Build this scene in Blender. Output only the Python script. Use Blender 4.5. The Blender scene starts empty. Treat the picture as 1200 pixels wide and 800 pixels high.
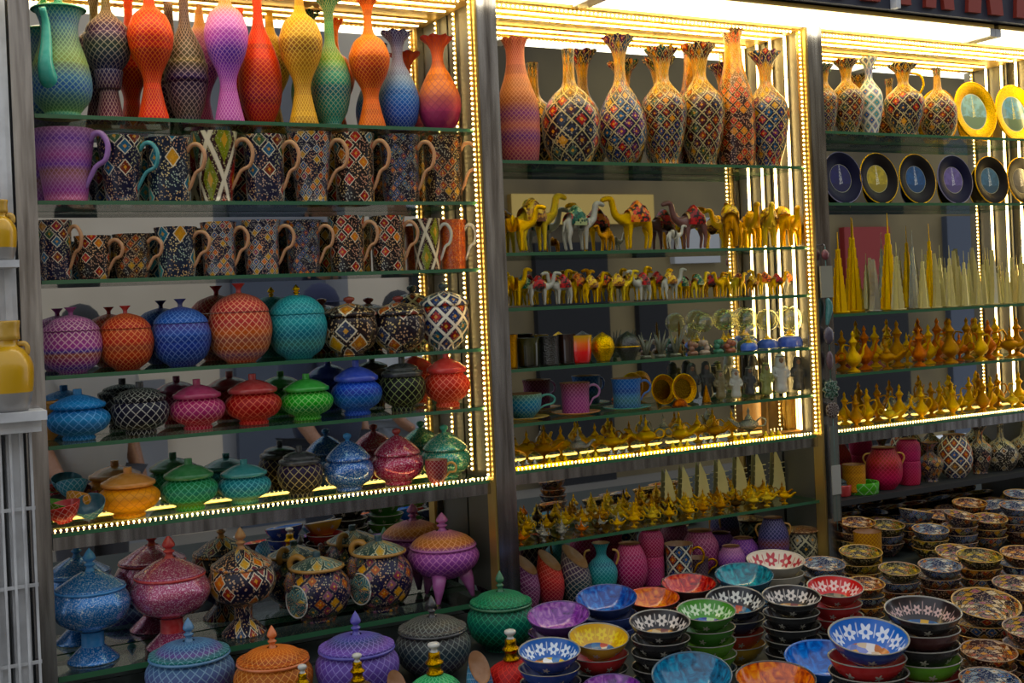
import bpy, math, random
from mathutils import Vector, Matrix
R0 = random.Random(7)
S = bpy.context.scene
COL = S.collection
PI = math.pi
# ---------------- camera ----------------
CX, CY, CZ = -0.2643, -2.1963, 1.55
YAW, ROLL, FPX, SHY = 1.0678, -0.0428, 1400.0, -49.34
FW = Vector((math.cos(YAW), math.sin(YAW), 0)); RT = Vector((math.sin(YAW), -math.cos(YAW), 0)); UP = Vector((0, 0, 1))
COSR, SINR = math.cos(ROLL), math.sin(ROLL)
cam = bpy.data.objects.new('camera', bpy.data.cameras.new('camera')); COL.objects.link(cam)
xr = COSR*RT + SINR*UP; yu = -SINR*RT + COSR*UP
m = Matrix.Identity(4)
for i in range(3):
    m[i][0] = xr[i]; m[i][1] = yu[i]; m[i][2] = -FW[i]
m[0][3], m[1][3], m[2][3] = CX, CY, CZ
cam.matrix_world = m
cam.data.sensor_width = 36; cam.data.lens = 36*FPX/1200; cam.data.shift_y = SHY/1200
cam.data.clip_start = .05
S.camera = cam
# ---------------- world, exposure ----------------
S.view_settings.view_transform = 'Standard'; S.view_settings.look = 'None'
S.view_settings.gamma = 1; S.view_settings.use_curve_mapping = False
S.view_settings.exposure = 0.14
LED = 20.0          # LED bead emission
TUBE = 4.5        # white tube emission
W = bpy.data.worlds.new('world'); S.world = W; W.use_nodes = True
bgn = W.node_tree.nodes['Background']; bgn.inputs[0].default_value = (.88, .93, 1, 1); bgn.inputs[1].default_value = .76
# ---------------- helpers ----------------
REG = []
def proj(X, Y, Z):
    d = Vector((X-CX, Y-CY, Z-CZ)); z = d.dot(FW); x = FPX*d.dot(RT)/z; y = -FPX*d.z/z
    return 600+COSR*x-SINR*y, 400+SHY+SINR*x+COSR*y, z
def Xat(px, Y, z):
    lo, hi = -1.2, 4.5
    for _ in range(40):
        mid = (lo+hi)/2
        if proj(mid, Y, z)[0] < px: lo = mid
        else: hi = mid
    return mid
def ground(px, py, z):
    u, v = px-600, py-400-SHY
    x = COSR*u+SINR*v; y = -SINR*u+COSR*v
    d = FW+RT*(x/FPX)-UP*(y/FPX)
    t = (z-CZ)/d.z
    return CX+d.x*t, CY+d.y*t, t
def lin(c):
    if isinstance(c, str):
        c = [int(c[i:i+2], 16)/255 for i in (0, 2, 4)]
        c = [x/12.92 if x < .04045 else ((x+.055)/1.055)**2.4 for x in c]
        g = .3*c[0]+.5*c[1]+.2*c[2]; c = [min(1., max(0., g+(x-g)*1.22)) for x in c]
    return (c[0], c[1], c[2], 1)
class NB:
    def __init__(s, name, rough=.5, metal=0., color=None, spec=.5, coat=0.):
        s.m = bpy.data.materials.new(name); s.m.use_nodes = True; s.nt = s.m.node_tree
        s.p = s.nt.nodes['Principled BSDF']; s.p.inputs['Roughness'].default_value = rough; s.p.inputs['Metallic'].default_value = metal
        s.p.inputs['Specular IOR Level'].default_value = spec; s.p.inputs['Coat Weight'].default_value = coat; s.p.inputs['Coat Roughness'].default_value = .08
        if color is not None: s.p.inputs['Base Color'].default_value = lin(color)
        s._uv = None; s._tc = None
    def n(s, t, **k):
        x = s.nt.nodes.new(t)
        for a, b in k.items(): setattr(x, a, b)
        return x
    def put(s, sock, v):
        if isinstance(v, (int, float)): sock.default_value = v
        elif isinstance(v, tuple): sock.default_value = v
        else: s.nt.links.new(v, sock)
    def mt(s, op, a, b=0., c=0.):
        x = s.n('ShaderNodeMath', operation=op); s.put(x.inputs[0], a); s.put(x.inputs[1], b); s.put(x.inputs[2], c); return x.outputs[0]
    def uv(s):
        if not s._uv:
            t = s.n('ShaderNodeUVMap'); x = s.n('ShaderNodeSeparateXYZ'); s.nt.links.new(t.outputs[0], x.inputs[0]); s._uv = (x.outputs[0], x.outputs[1])
        return s._uv
    def gen(s):
        if not s._tc: s._tc = s.n('ShaderNodeTexCoord')
        x = s.n('ShaderNodeSeparateXYZ'); s.nt.links.new(s._tc.outputs['Generated'], x.inputs[0]); return x.outputs[2]
    def objc(s):
        if not s._tc: s._tc = s.n('ShaderNodeTexCoord')
        return s._tc.outputs['Object']
    def xyz(s, x, y, z=0.):
        c = s.n('ShaderNodeCombineXYZ'); s.put(c.inputs[0], x); s.put(c.inputs[1], y); s.put(c.inputs[2], z); return c.outputs[0]
    def step(s, v, a, b, lo=0., hi=1.):
        x = s.n('ShaderNodeMapRange', interpolation_type='SMOOTHSTEP'); s.put(x.inputs[0], v)
        for i, q in enumerate((a, b, lo, hi)): x.inputs[i+1].default_value = q
        return x.outputs[0]
    def mix(s, f, a, b, bt='MIX'):
        x = s.n('ShaderNodeMix', data_type='RGBA', blend_type=bt)
        s.put(x.inputs[0], f)
        for i, q in ((6, a), (7, b)):
            s.put(x.inputs[i], lin(q) if isinstance(q, str) or (isinstance(q, tuple) and len(q) == 3) else q)
        return x.outputs[2]
    def ramp(s, f, stops, const=False):
        x = s.n('ShaderNodeValToRGB'); cr = x.color_ramp
        if const: cr.interpolation = 'CONSTANT'
        while len(cr.elements) < len(stops): cr.elements.new(.5)
        for e, (p, c) in zip(cr.elements, stops): e.position = p; e.color = lin(c)
        s.put(x.inputs[0], f); return x.outputs[0]
    def noise(s, vec, scale, detail=2., dist=0.):
        x = s.n('ShaderNodeTexNoise'); s.put(x.inputs['Vector'], vec); x.inputs['Scale'].default_value = scale; x.inputs['Detail'].default_value = detail; x.inputs['Distortion'].default_value = dist
        return x.outputs[0]
    def voro(s, vec, scale, dim='3D'):
        x = s.n('ShaderNodeTexVoronoi'); s.put(x.inputs['Vector'], vec); x.inputs['Scale'].default_value = scale
        return x.outputs['Distance'], x.outputs['Color']
    def wn(s, a, b):
        x = s.n('ShaderNodeTexWhiteNoise', noise_dimensions='2D'); s.put(x.inputs['Vector'], s.xyz(a, b)); return x.outputs[0]
    def color(s, c): s.put(s.p.inputs['Base Color'], c)
    def bump(s, h, k=.3, d=.002):
        b = s.n('ShaderNodeBump'); b.inputs['Strength'].default_value = k; b.inputs['Distance'].default_value = d; s.put(b.inputs['Height'], h); s.nt.links.new(b.outputs[0], s.p.inputs['Normal'])
MC = {}
def tint(c, k, to=(1, 1, 1)):
    c = lin(c); return tuple(c[i]*(1-k)+to[i]*k for i in range(3))
def lat_mat(key, stops, N=22, line=None, lw=.13, inner=.82, dot=None, rough=.45):
    """raised diamond lattice with coloured bands"""
    key = 'L_'+key
    if key in MC: return MC[key]
    b = NB('lattice_'+key[2:], rough, spec=.3); u, v = b.uv()
    st = stops if isinstance(stops, list) else [(0, stops), (1, stops)]
    base = b.ramp(b.gen(), st)
    un = b.mt('MULTIPLY', u, float(N)); vn = b.mt('MULTIPLY', v, float(N))
    a = b.mt('ABSOLUTE', b.mt('SUBTRACT', b.mt('FRACT', b.mt('ADD', un, vn)), .5))
    d = b.mt('ABSOLUTE', b.mt('SUBTRACT', b.mt('FRACT', b.mt('ADD', b.mt('SUBTRACT', un, vn), 50.)), .5))
    mx = b.mt('MAXIMUM', a, d)
    rb = b.wn(b.mt('FLOOR', b.mt('MULTIPLY', vn, 1.)), float(len(MC) % 17))
    base = b.mix(b.mt('MULTIPLY', rb, .8), base, b.mix(1., base, (.55, .45, .62), 'MULTIPLY'))
    ln = b.step(mx, .5-lw*.55-.04, .5-lw*.55+.02)
    inn = b.mix(1., base, (inner, inner, inner), 'MULTIPLY')
    lc = b.mix(.25, base, (1., .97, .9)) if line is None else b.mix(.48, base, line)
    c = b.mix(ln, inn, lc)
    if dot is not None: c = b.mix(b.step(mx, .2, .12), c, dot)
    b.color(c); b.bump(ln, .35)
    MC[key] = b.m; return b.m
PAL = ['a03020', '6d2a1a', 'd08a30', '3c5a3a', '2c5a78', '8a2430', 'b0762c', '243a6a', '4a8080', '702050']
def mos_mat(key, bg='141238', pal=None, line='e8dcc4', N=9, top=None, stretch=1., rough=.28, dots='d8c8a8', lw=.07, net=False):
    """hand painted mosaic: outlined diamonds of many colours with dots"""
    key = 'M_'+key
    if key in MC: return MC[key]
    pal = pal or PAL
    b = NB('mosaic_'+key[2:], rough, spec=.35, coat=.12); u, v = b.uv()
    un = b.mt('MULTIPLY', u, float(N)); vn = b.mt('MULTIPLY', v, float(N)*stretch)
    p = b.mt('ADD', un, vn); q = b.mt('ADD', b.mt('SUBTRACT', un, vn), 50.)
    a = b.mt('ABSOLUTE', b.mt('SUBTRACT', b.mt('FRACT', p), .5)); d = b.mt('ABSOLUTE', b.mt('SUBTRACT', b.mt('FRACT', q), .5))
    mx = b.mt('MAXIMUM', a, d)
    rnd = b.wn(b.mt('FLOOR', p), b.mt('FLOOR', q))
    hue = b.ramp(rnd, [(i/len(pal), c) for i, c in enumerate(pal)], True)
    vd, vc = b.voro(b.xyz(b.mt('MULTIPLY', u, max(6.*N, 62.)), b.mt('MULTIPLY', v, max(6.*N, 62.))), 1.)
    dt = b.mix(b.mt('FRACT', b.mt('MULTIPLY', vd, 7.)), dots, hue)
    grd = b.mix(b.step(vd, .42, .28), bg, dt)
    core = b.mix(b.mt('MULTIPLY', b.step(mx, .12, .09), .8), b.mix(b.step(vd, .33, .2), hue, b.mix(.5, hue, dots)), 'd8a050')
    if net:
        cell = b.mix(b.step(mx, .31, .27), grd, core)
        c = b.mix(b.step(mx, .5-lw-.03, .5-lw+.02), cell, line)
    else:
        has = b.step(b.wn(b.mt('ADD', b.mt('FLOOR', q), 7.3), b.mt('FLOOR', p)), .74, .72)
        cell = b.mix(b.step(mx, .36, .33), grd, core)
        ringm = b.mt('MULTIPLY', b.step(mx, .33, .35), b.step(mx, .42, .40))
        c = b.mix(has, grd, b.mix(b.mt('MULTIPLY', ringm, .85), cell, line))
    g = b.gen()
    if top:
        c = b.mix(b.mt('MULTIPLY', b.step(g, top[1], top[2]), b.step(g, .9, .84)), c, b.mix(.5, c, top[0]))
    b.color(c); b.bump(b.step(mx, .38, .46), .25, .001)
    MC[key] = b.m; return b.m
def glit_mat(key, c1, c2, hi='ffffff'):
    key = 'G_'+key
    if key in MC: return MC[key]
    b = NB('glitter_'+key[2:], .22, .35, coat=.6)
    n1 = b.noise(b.objc(), 420., 2.); n2 = b.noise(b.objc(), 170., 3., 1.)
    c = b.mix(b.mt('MULTIPLY', b.step(n1, .50, .62), .75), c1, c2); c = b.mix(b.mt('MULTIPLY', b.step(n2, .6, .7), .5), c, hi)
    b.color(c); b.bump(n1, .2, .001); MC[key] = b.m; return b.m
def glaze(key, c, rough=.25, metal=0.):
    key = 'Z_'+key
    if key in MC: return MC[key]
    b = NB('glaze_'+key[2:], rough, metal, coat=.2 if metal == 0 else 0)
    n = b.noise(b.objc(), 90., 3.); b.color(b.mix(n, tint(c, .25, (0, 0, 0)), tint(c, .1)))
    MC[key] = b.m; return b.m
def gold_mat(key='gold', c='f0c040', rough=.34, metal=1.):
    key = 'O_'+key
    if key in MC: return MC[key]
    b = NB('metal_'+key[2:], rough, metal)
    vd, _ = b.voro(b.objc(), 320.); n = b.noise(b.objc(), 60.)
    b.color(b.mix(b.step(vd, .1, .6), tint(c, .5, (0.02, .01, 0)), c)); b.bump(vd, .5, .002)
    MC[key] = b.m; return b.m
def bowl_in(key, ground_, flower='f4f4ff', centre=None, N=11, hi=None):
    """inside of a bowl: ring of painted flowers, busy centre"""
    key = 'B_'+key
    if key in MC: return MC[key]
    b = NB('bowl_inside_'+key[2:], .28, coat=.25); u, v = b.uv()
    fx = b.mt('SUBTRACT', b.mt('FRACT', b.mt('MULTIPLY', u, float(N))), .5)
    fy = b.mt('MULTIPLY', b.mt('SUBTRACT', v, .80), float(N)*.25)
    r = b.mt('SQRT', b.mt('ADD', b.mt('MULTIPLY', fx, fx), b.mt('MULTIPLY', fy, fy)))
    th = b.mt('ARCTAN2', fy, fx)
    pet = b.mt('MULTIPLY', b.mt('COSINE', b.mt('MULTIPLY', th, 6.)), .09)
    fl = b.step(b.mt('SUBTRACT', r, pet), .36, .31)
    lf = b.mt('ABSOLUTE', b.mt('SUBTRACT', b.mt('FRACT', b.mt('MULTIPLY', u, float(N))), .5))
    leaf = b.mt('MULTIPLY', b.step(lf, .455, .47), b.mt('MULTIPLY', b.step(v, .70, .73), b.step(v, .96, .93)))
    hole = b.step(r, .14, .09)
    c = b.mix(b.mt('MAXIMUM', fl, b.mt('MULTIPLY', leaf, .7)), ground_, flower); c = b.mix(hole, c, ground_)
    if centre:
        vd, vc = b.voro(b.objc(), 75.)
        sx = b.n('ShaderNodeSeparateXYZ'); b.nt.links.new(vc, sx.inputs[0])
        cc = b.ramp(sx.outputs[0], [(i/len(centre), q) for i, q in enumerate(centre)], True)
        c = b.mix(b.step(v, .60, .57), c, cc)
    b.color(c); MC[key] = b.m; return b.m
def crackle(key, dark, mid, light):
    key = 'C_'+key
    if key in MC: return MC[key]
    b = NB('crackle_'+key[2:], .18, coat=.7)
    n = b.noise(b.objc(), 55., 5., 1.5)
    b.color(b.ramp(n, [(.3, dark), (.5, mid), (.68, light)])); MC[key] = b.m; return b.m
def bowl_mos(key, bg, line='c8b080', N=12, pal=None):
    return mos_mat(key, bg, pal, line, N, lw=.05)
def sm(pts, k=3):
    """Catmull-Rom through profile points; a doubled point keeps its corner"""
    out = []; n = len(pts)
    for i in range(n-1):
        p0 = pts[max(0, i-1)]; p1 = pts[i]; p2 = pts[i+1]; p3 = pts[min(n-1, i+2)]
        if p1 == p2: continue
        for j in range(k):
            t = j/k
            out.append(tuple(.5*(2*p1[a]+(p2[a]-p0[a])*t+(2*p0[a]-5*p1[a]+4*p2[a]-p3[a])*t*t+(3*p1[a]-p0[a]-3*p2[a]+p3[a])*t**3) for a in range(len(p1))))
    out.append(pts[-1]); return out
class MB:
    def __init__(s): s.v = []; s.f = []; s.uv = []; s.mi = []; s.flat = set()
    def lathe(s, prof, seg=36, mi=0, M=None, ruf=None, sy=1., slant=None, uvm=None):
        """prof: (r,z) in metres; uvm 'in': v = r/rmax"""
        b = len(s.v); n = len(prof); rm = max(p[0] for p in prof)+1e-6; H = max(p[1] for p in prof); L = [0]
        for i in range(1, n): L.append(L[-1]+math.hypot(prof[i][0]-prof[i-1][0], prof[i][1]-prof[i-1][1]))
        for i, (r, z) in enumerate(prof):
            for j in range(seg):
                a = 2*PI*j/seg; rr = max(r, 1e-4); zz = z
                if ruf:
                    t = max(0., (z/H-ruf[2])/(1-ruf[2])); rr *= 1+ruf[1]*t*math.cos(ruf[0]*a); zz += ruf[1]*.35*rm*t*math.sin(ruf[0]*a)
                if slant:
                    t = max(0., (z/H-slant[1])/(1-slant[1])); zz += slant[0]*rr*math.cos(a-slant[2])*t
                p = Vector((rr*math.cos(a), rr*math.sin(a)*sy, zz))
                s.v.append(M @ p if M else p)
        for i in range(n-1):
            for j in range(seg):
                k = (j+1) % seg
                s.f.append((b+i*seg+j, b+i*seg+k, b+(i+1)*seg+k, b+(i+1)*seg+j)); s.mi.append(mi)
                if uvm: v0, v1 = prof[i][0]/rm, prof[i+1][0]/rm
                else: v0, v1 = L[i]/(2*PI*rm), L[i+1]/(2*PI*rm)
                u0, u1 = j/seg, (j+1)/seg
                s.uv += [(u0, v0), (u1, v0), (u1, v1), (u0, v1)]
        return s
    def tube(s, pts, rad, seg=8, mi=0, M=None, closed=False):
        pts = [Vector(p) for p in pts]; n = len(pts); b = len(s.v)
        if not isinstance(rad, (list, tuple)): rad = [rad]*n
        t = [(pts[min(n-1, i+1)]-pts[max(0, i-1)]).normalized() for i in range(n)]
        up = Vector((0, 0, 1)) if abs(t[0].z) < .9 else Vector((0, 1, 0))
        x = t[0].cross(up).normalized(); L = 0
        for i in range(n):
            x = (x-t[i]*x.dot(t[i])); x.normalize(); y = t[i].cross(x)
            for j in range(seg):
                a = 2*PI*j/seg; p = pts[i]+(x*math.cos(a)+y*math.sin(a))*rad[i]
                s.v.append(M @ p if M else p)
        for i in range(n-1):
            for j in range(seg):
                k = (j+1) % seg
                s.f.append((b+i*seg+j, b+i*seg+k, b+(i+1)*seg+k, b+(i+1)*seg+j)); s.mi.append(mi)
                s.uv += [(j/seg, i/n), ((j+1)/seg, i/n), ((j+1)/seg, (i+1)/n), (j/seg, (i+1)/n)]
        for e in (0, n-1):
            s.f.append(tuple(b+e*seg+j for j in (range(seg-1, -1, -1) if e == 0 else range(seg)))); s.mi.append(mi); s.uv += [(0, 0)]*seg
        return s
    def box(s, x0, x1, y0, y1, z0, z1, mi=0, M=None, bev=0.):
        b = len(s.v)
        for z in (z0, z1):
            for x, y in ((x0, y0), (x1, y0), (x1, y1), (x0, y1)):
                p = Vector((x, y, z)); s.v.append(M @ p if M else p)
        for q in ((3, 2, 1, 0), (4, 5, 6, 7), (0, 1, 5, 4), (1, 2, 6, 5), (2, 3, 7, 6), (3, 0, 4, 7)):
            s.flat.add(len(s.f)); s.f.append(tuple(b+i for i in q)); s.mi.append(mi); s.uv += [(0, 0), (1, 0), (1, 1), (0, 1)]
        return s
    def ball(s, c, r, mi=0, seg=12, M=None, sc=(1, 1, 1)):
        c = Vector(c); k = 7
        pr = [(r*math.sin(PI*i/k), -r*math.cos(PI*i/k)) for i in range(k+1)]
        T = Matrix.Translation(c) @ Matrix.Diagonal((*sc, 1))
        return s.lathe(pr, seg, mi, (M @ T) if M else T)
    def prism(s, pts, y0, y1, mi=0, M=None):
        """outline (x,z) extruded along y"""
        b = len(s.v); n = len(pts)
        for y in (y0, y1):
            for x, z in pts:
                p = Vector((x, y, z)); s.v.append(M @ p if M else p)
        fs = [tuple(b+i for i in range(n)), tuple(b+n+i for i in range(n-1, -1, -1))]+[(b+i, b+n+i, b+n+(i+1) % n, b+(i+1) % n) for i in range(n)]
        for f in fs: s.flat.add(len(s.f)); s.f.append(f); s.mi.append(mi); s.uv += [(0, 0)]*len(f)
        return s
    def mesh(s, name, mats):
        me = bpy.data.meshes.new(name); me.from_pydata([tuple(p) for p in s.v], [], s.f)
        uvl = me.uv_layers.new(name='UVMap'); flat = []
        for q in s.uv: flat += q
        uvl.data.foreach_set('uv', flat)
        me.polygons.foreach_set('material_index', s.mi)
        me.polygons.foreach_set('use_smooth', [i not in s.flat for i in range(len(s.f))])
        for mm in (mats if isinstance(mats, (list, tuple)) else [mats]): me.materials.append(mm)
        me.update(); return me
def tagp(o, label=None, cat=None, group=None, kind=None):
    if label: o['label'] = label
    if cat: o['category'] = cat
    if group: o['group'] = group
    if kind: o['kind'] = kind
    return o
def thing(name, cat, label, loc, rz=0., group=None):
    o = bpy.data.objects.new(name, None); COL.objects.link(o); o.empty_display_size = .02
    o.location = loc; o.rotation_euler = (0, 0, rz); return tagp(o, label, cat, group)
def part(name, mb, mats, parent, label=None):
    me = mb if isinstance(mb, bpy.types.Mesh) else mb.mesh(name, mats)
    o = bpy.data.objects.new(name, me); COL.objects.link(o); o.parent = parent
    if label: o['label'] = label
    return o
def single(name, mb, mats, cat, label, loc=(0, 0, 0), rz=0., group=None, kind=None):
    me = mb if isinstance(mb, bpy.types.Mesh) else mb.mesh(name, mats)
    o = bpy.data.objects.new(name, me); COL.objects.link(o); o.location = loc; o.rotation_euler = (0, 0, rz)
    return tagp(o, label, cat, group, kind)
def struct(name, mb, mats):
    return single(name, mb, mats, None, None, kind='structure')
def copy_tree(o, parent=None):
    c = o.copy(); COL.objects.link(c); c.parent = parent
    for ch in o.children: copy_tree(ch, c)
    return c
ORD = ['first', 'second', 'third', 'fourth', 'fifth', 'sixth', 'seventh', 'eighth', 'ninth', 'tenth', 'eleventh', 'twelfth', 'thirteenth', 'fourteenth', 'fifteenth', 'sixteenth', 'seventeenth', 'eighteenth', 'nineteenth', 'twentieth']
def nth(i):
    return ORD[i] if i < 20 else ['twenty', 'thirty', 'forty'][i//10-2]+('-'+ORD[i % 10-1] if i % 10 else '')+('' if i % 10 else 'th')

def relax():
    """ease neighbours that touch on the same shelf a little apart"""
    for it in range(60):
        for i, a in enumerate(REG):
            for b in REG[i+1:]:
                if a[4] != b[4]: continue
                dx, dy = b[1]-a[1], b[2]-a[2]; d = math.hypot(dx, dy)+1e-6; o = a[3]+b[3]+.0015-d
                if o > 0:
                    k = .5*o/d*.9
                    a[1] -= dx*k; a[2] -= dy*k; b[1] += dx*k; b[2] += dy*k
        for a in REG:
            r = a[3]; lo, hi = a[5]
            if hi-lo > 2*r: a[2] = min(max(a[2], lo+r), hi-r)
            else: a[2] = (lo+hi)/2
            x0, x1 = a[6]; a[1] = min(max(a[1], x0+r), x1-r)
    for objs, X, Y, R, z, yl, xl, X0_, Y0_ in REG:
        for o in objs: o.location.x += X-X0_; o.location.y += Y-Y0_
def reg(objs, X, Y, R, z, slack=.016):
    if z < ZB+.005 and (Y < .02 or X > 1.83): yl = (-1.0, -.008 if X < 1.83 else DEP-.004)
    else: yl = (.001, DEP-.006)
    if yl[0] > -.5: yl = (max(yl[0], Y-R-slack), min(yl[1], Y+R+slack))
    bay = 0 if X < .9 else 1 if X < 1.8 else 2
    xl = (bay*.9+.022, bay*.9+(.868 if bay < 2 else .885)) if yl[0] > -.5 else (0., 3.1)
    REG.append([objs, X, Y, R, round(z, 2), yl, xl, X, Y])
# ---------------- setting ----------------
SZ = [1.9056, 1.7553, 1.6172, 1.4519, 1.3308, 1.1796]           # left bay shelf heights
TZ = [1.8429, 1.648, 1.5316, 1.4034, 1.2885, 1.1904, 1.0308]    # middle bay
UZ = [1.9319, 1.7546, 1.4792, 1.3301, 1.1879, 1.0202]              # right bay
ZA, ZB, ZM = .932, .875, .884                                            # inner counter, front table
BAY = .9; DEP = .145; ZC = 2.176
steel = NB('brushed_steel', .22, 1., (.55, .55, .56)); _mp = steel.n('ShaderNodeMapping'); _mp.inputs['Scale'].default_value = (70., 70., 5.); steel.nt.links.new(steel.objc(), _mp.inputs[0]); _n = steel.noise(_mp.outputs[0], 1., 4.); steel.color(steel.ramp(_n, [(.3, (.18, .165, .16)), (.52, (.42, .41, .42)), (.75, (.68, .68, .70))])); steel = steel.m
mirror = NB('mirror_glass', .015, 1., (.62, .64, .66)).m
sidem = NB('side_panel', .45, .6, (.16, .155, .14)).m
goldbar = NB('gold_anodised', .35, .8, (.62, .42, .12)).m
dark = NB('dark_board', .6, 0, (.018, .02, .022)).m
cloth = NB('dark_table_cloth', .7, 0, (.012, .02, .018)).m
whitep = NB('white_paint', .45); _n = whitep.noise(whitep.objc(), 12., 4.); whitep.color(whitep.ramp(_n, [(.3, (.42, .43, .45)), (.62, (.72, .74, .77))])); whitep = whitep.m
def emis(name, c, k):
    m = bpy.data.materials.new(name); m.use_nodes = True; nt = m.node_tree; nt.nodes.clear()
    e = nt.nodes.new('ShaderNodeEmission'); e.inputs[0].default_value = (*c, 1); e.inputs[1].default_value = k
    o = nt.nodes.new('ShaderNodeOutputMaterial'); nt.links.new(e.outputs[0], o.inputs[0]); return m
led = emis('led_bead', (1, .70, .26), LED)
addedglow = emis('added_glow', (1, .62, .12), 3.2)  # weak emission for the added fill line behind the rail shelves
ledgold = emis('led_gold', (1, .68, .18), LED*2.2)
tube = emis('tube_light', (1, .90, .66), TUBE)
def glass_mat(name, tintc=(.86, .95, .88), ior=1.45, rough=.02, k=.06):
    m = bpy.data.materials.new(name); m.use_nodes = True; nt = m.node_tree; nt.nodes.clear()
    t = nt.nodes.new('ShaderNodeBsdfTransparent'); t.inputs[0].default_value = (*tintc, 1)
    g = nt.nodes.new('ShaderNodeBsdfGlossy'); g.inputs['Roughness'].default_value = rough
    lw = nt.nodes.new('ShaderNodeLayerWeight'); lw.inputs[0].default_value = .5
    pw = nt.nodes.new('ShaderNodeMath'); pw.operation = 'POWER'; nt.links.new(lw.outputs['Facing'], pw.inputs[0]); pw.inputs[1].default_value = 4.
    f = nt.nodes.new('ShaderNodeMath'); f.operation = 'MULTIPLY_ADD'; nt.links.new(pw.outputs[0], f.inputs[0]); f.inputs[1].default_value = .8; f.inputs[2].default_value = k
    x = nt.nodes.new('ShaderNodeMixShader'); o = nt.nodes.new('ShaderNodeOutputMaterial')
    nt.links.new(f.outputs[0], x.inputs[0]); nt.links.new(t.outputs[0], x.inputs[1]); nt.links.new(g.outputs[0], x.inputs[2]); nt.links.new(x.outputs[0], o.inputs[0]); return m
glass = glass_mat('shelf_glass'); clear = glass_mat('clear_glass', (.86, .86, .66), 1.5, k=.16)
gedge = NB('green_glass_edge', .15, 0, (.035, .13, .06), spec=.8).m
X0, X1, X2, X3 = 0., .9, 1.8, 2.7
# back mirror, one pane per bay
for i in range(3):
    mb = MB().box(i*BAY+.0, (i+1)*BAY-.002, DEP, DEP+.006, ZB-.03, ZC)
    struct('wall_back' + ('' if i == 0 else '.%03d' % i), mb, mirror)
struct('wall_shop', MB().box(-1.5, 3.6, DEP+.02, DEP+.1, 0, 2.7), dark)
struct('wall_right', MB().box(2.715, 2.73, -.02, DEP+.01, .3, ZC), sidem)
struct('floor', MB().box(-6, 9, -9, DEP+.1, -.02, 0), NB('street_floor', .7, 0, (.22, .2, .17)).m)
struct('trim_1', MB().box(.02, .877, .001, DEP-.002, ZB-.01, ZB-.002), dark)
# opposite side of the street, seen in the mirrors only
def rough_wall(nm, a, b_, sc=.8):
    x = NB(nm, .8); n_ = x.noise(x.objc(), sc, 3.); x.color(x.ramp(n_, [(.35, a), (.6, b_)])); return x.m
beige = rough_wall('beige_render', (.52, .44, .33), (.68, .58, .45)); greyw = rough_wall('grey_render', (.16, .16, .17), (.26, .26, .27)); brownw = rough_wall('brown_render', (.10, .075, .04), (.24, .18, .08)); 
shut = NB('blue_grey_shutter', .6, 0, (.07, .085, .12)).m; pale = NB('pale_panel', .6, 0, (.5, .5, .5)).m; redb = NB('red_panel', .6, 0, (.3, .02, .015)).m; darkb = NB('dark_doorway', .8, 0, (.012, .012, .014)).m
for k, (a, b, m_) in enumerate(((-6, 2.0, beige), (2.0, 3.0, greyw), (3.0, 4.3, beige), (4.3, 7.4, brownw), (7.4, 14, brownw))):
    struct('wall_opposite' + ('' if k == 0 else '.%03d' % k), MB().box(a, b, -6.2, -6, 0, 4.5), m_)
for k, (a, b, z0, z1, m_) in enumerate(((2.1, 2.8, 0, 2.2, shut), (3.5, 3.9, 1.0, 1.9, darkb), (4.6, 5.3, 0, 2.0, darkb), (6.0, 6.5, 1.8, 2.2, pale), (5.6, 5.9, .8, 1.5, darkb), (6.7, 7.3, 0, 2.0, darkb), (4.4, 5.8, 2.15, 2.4, goldbar), (8.0, 8.6, 1.5, 2.1, redb), (7.8, 8.8, 0, 1.4, darkb), (9.4, 10.2, 0, 2.2, shut), (.9, 1.6, 0, 1.1, greyw))):
    struct('trim_%d' % (k+3), MB().box(a, b, -6.0, -5.93, z0, z1), m_)
# ceiling of the display with its gold slats
mb = MB().box(-.02, 2.72, -.005, DEP, ZC, ZC+.02)
ceil = struct('ceiling', mb, NB('gold_ceiling', .45, .3, (.62, .42, .12)).m)
# front table
mb = MB().box(.045, 3.2, -1.05, -.024, ZB-.03, ZB).box(.045, 3.2, -1.05, -1.03, .1, ZB-.03)
single('display_table', mb, cloth, 'table', 'dark cloth covered table carrying the pots and bowls in front')
mb = MB().box(1.83, 2.7, -.003, DEP-.003, ZB-.03, ZB)
struct('trim_2', mb, cloth)
# glass shelves
def shelf(x0, x1, z, label, y0=0., th=.007, rail=False, beads=True):
    mb = MB().box(x0, x1, y0, DEP-.004, z-th, z)
    mb.mi = [1]*len(mb.mi); mb.mi[0] = 0; mb.mi[1] = 0
    o = single('glass_shelf', mb, [glass, gedge], 'shelf', label, group='glass display shelves')
    if rail:
        part('rail', MB().box(x0, x1, y0-.004, y0+.008, z-th-.022, z-th), steel, o, 'polished steel front rail')
        mb2 = MB(); n = int((x1-x0)/.0095)
        for i in range(n): mb2.lathe([(0, -.0022), (.0022, 0), (0, .0022)], 5, 0, Matrix.Translation((x0+.006+i*.0095, y0+.011, z+.0025)))
        part('led_bead_line', mb2, led, o, 'row of tiny warm lit beads')
        part('added_glow_line', MB().box(x0+.02, x1-.02, DEP-.008, DEP-.006, z, z+.0018), addedglow, o, 'added glowing line along the mirror')  # added glowing strip, warms the rail shelves from behind
WHO = ['left', 'middle', 'right']
for i, z in enumerate(SZ): shelf(.02, .877, z, 'green edged glass shelf of the left bay, %s from the top' % nth(i), rail=(i == 5))
for i, z in enumerate(TZ): shelf(.923, 1.777, z, 'green edged glass shelf of the middle bay, %s from the top' % nth(i), rail=(i == 5))
for i, z in enumerate(UZ[:5]): shelf(1.823, 2.69, z, 'glass shelf of the right bay, %s from the top' % nth(i), rail=(i == 4))
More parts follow.
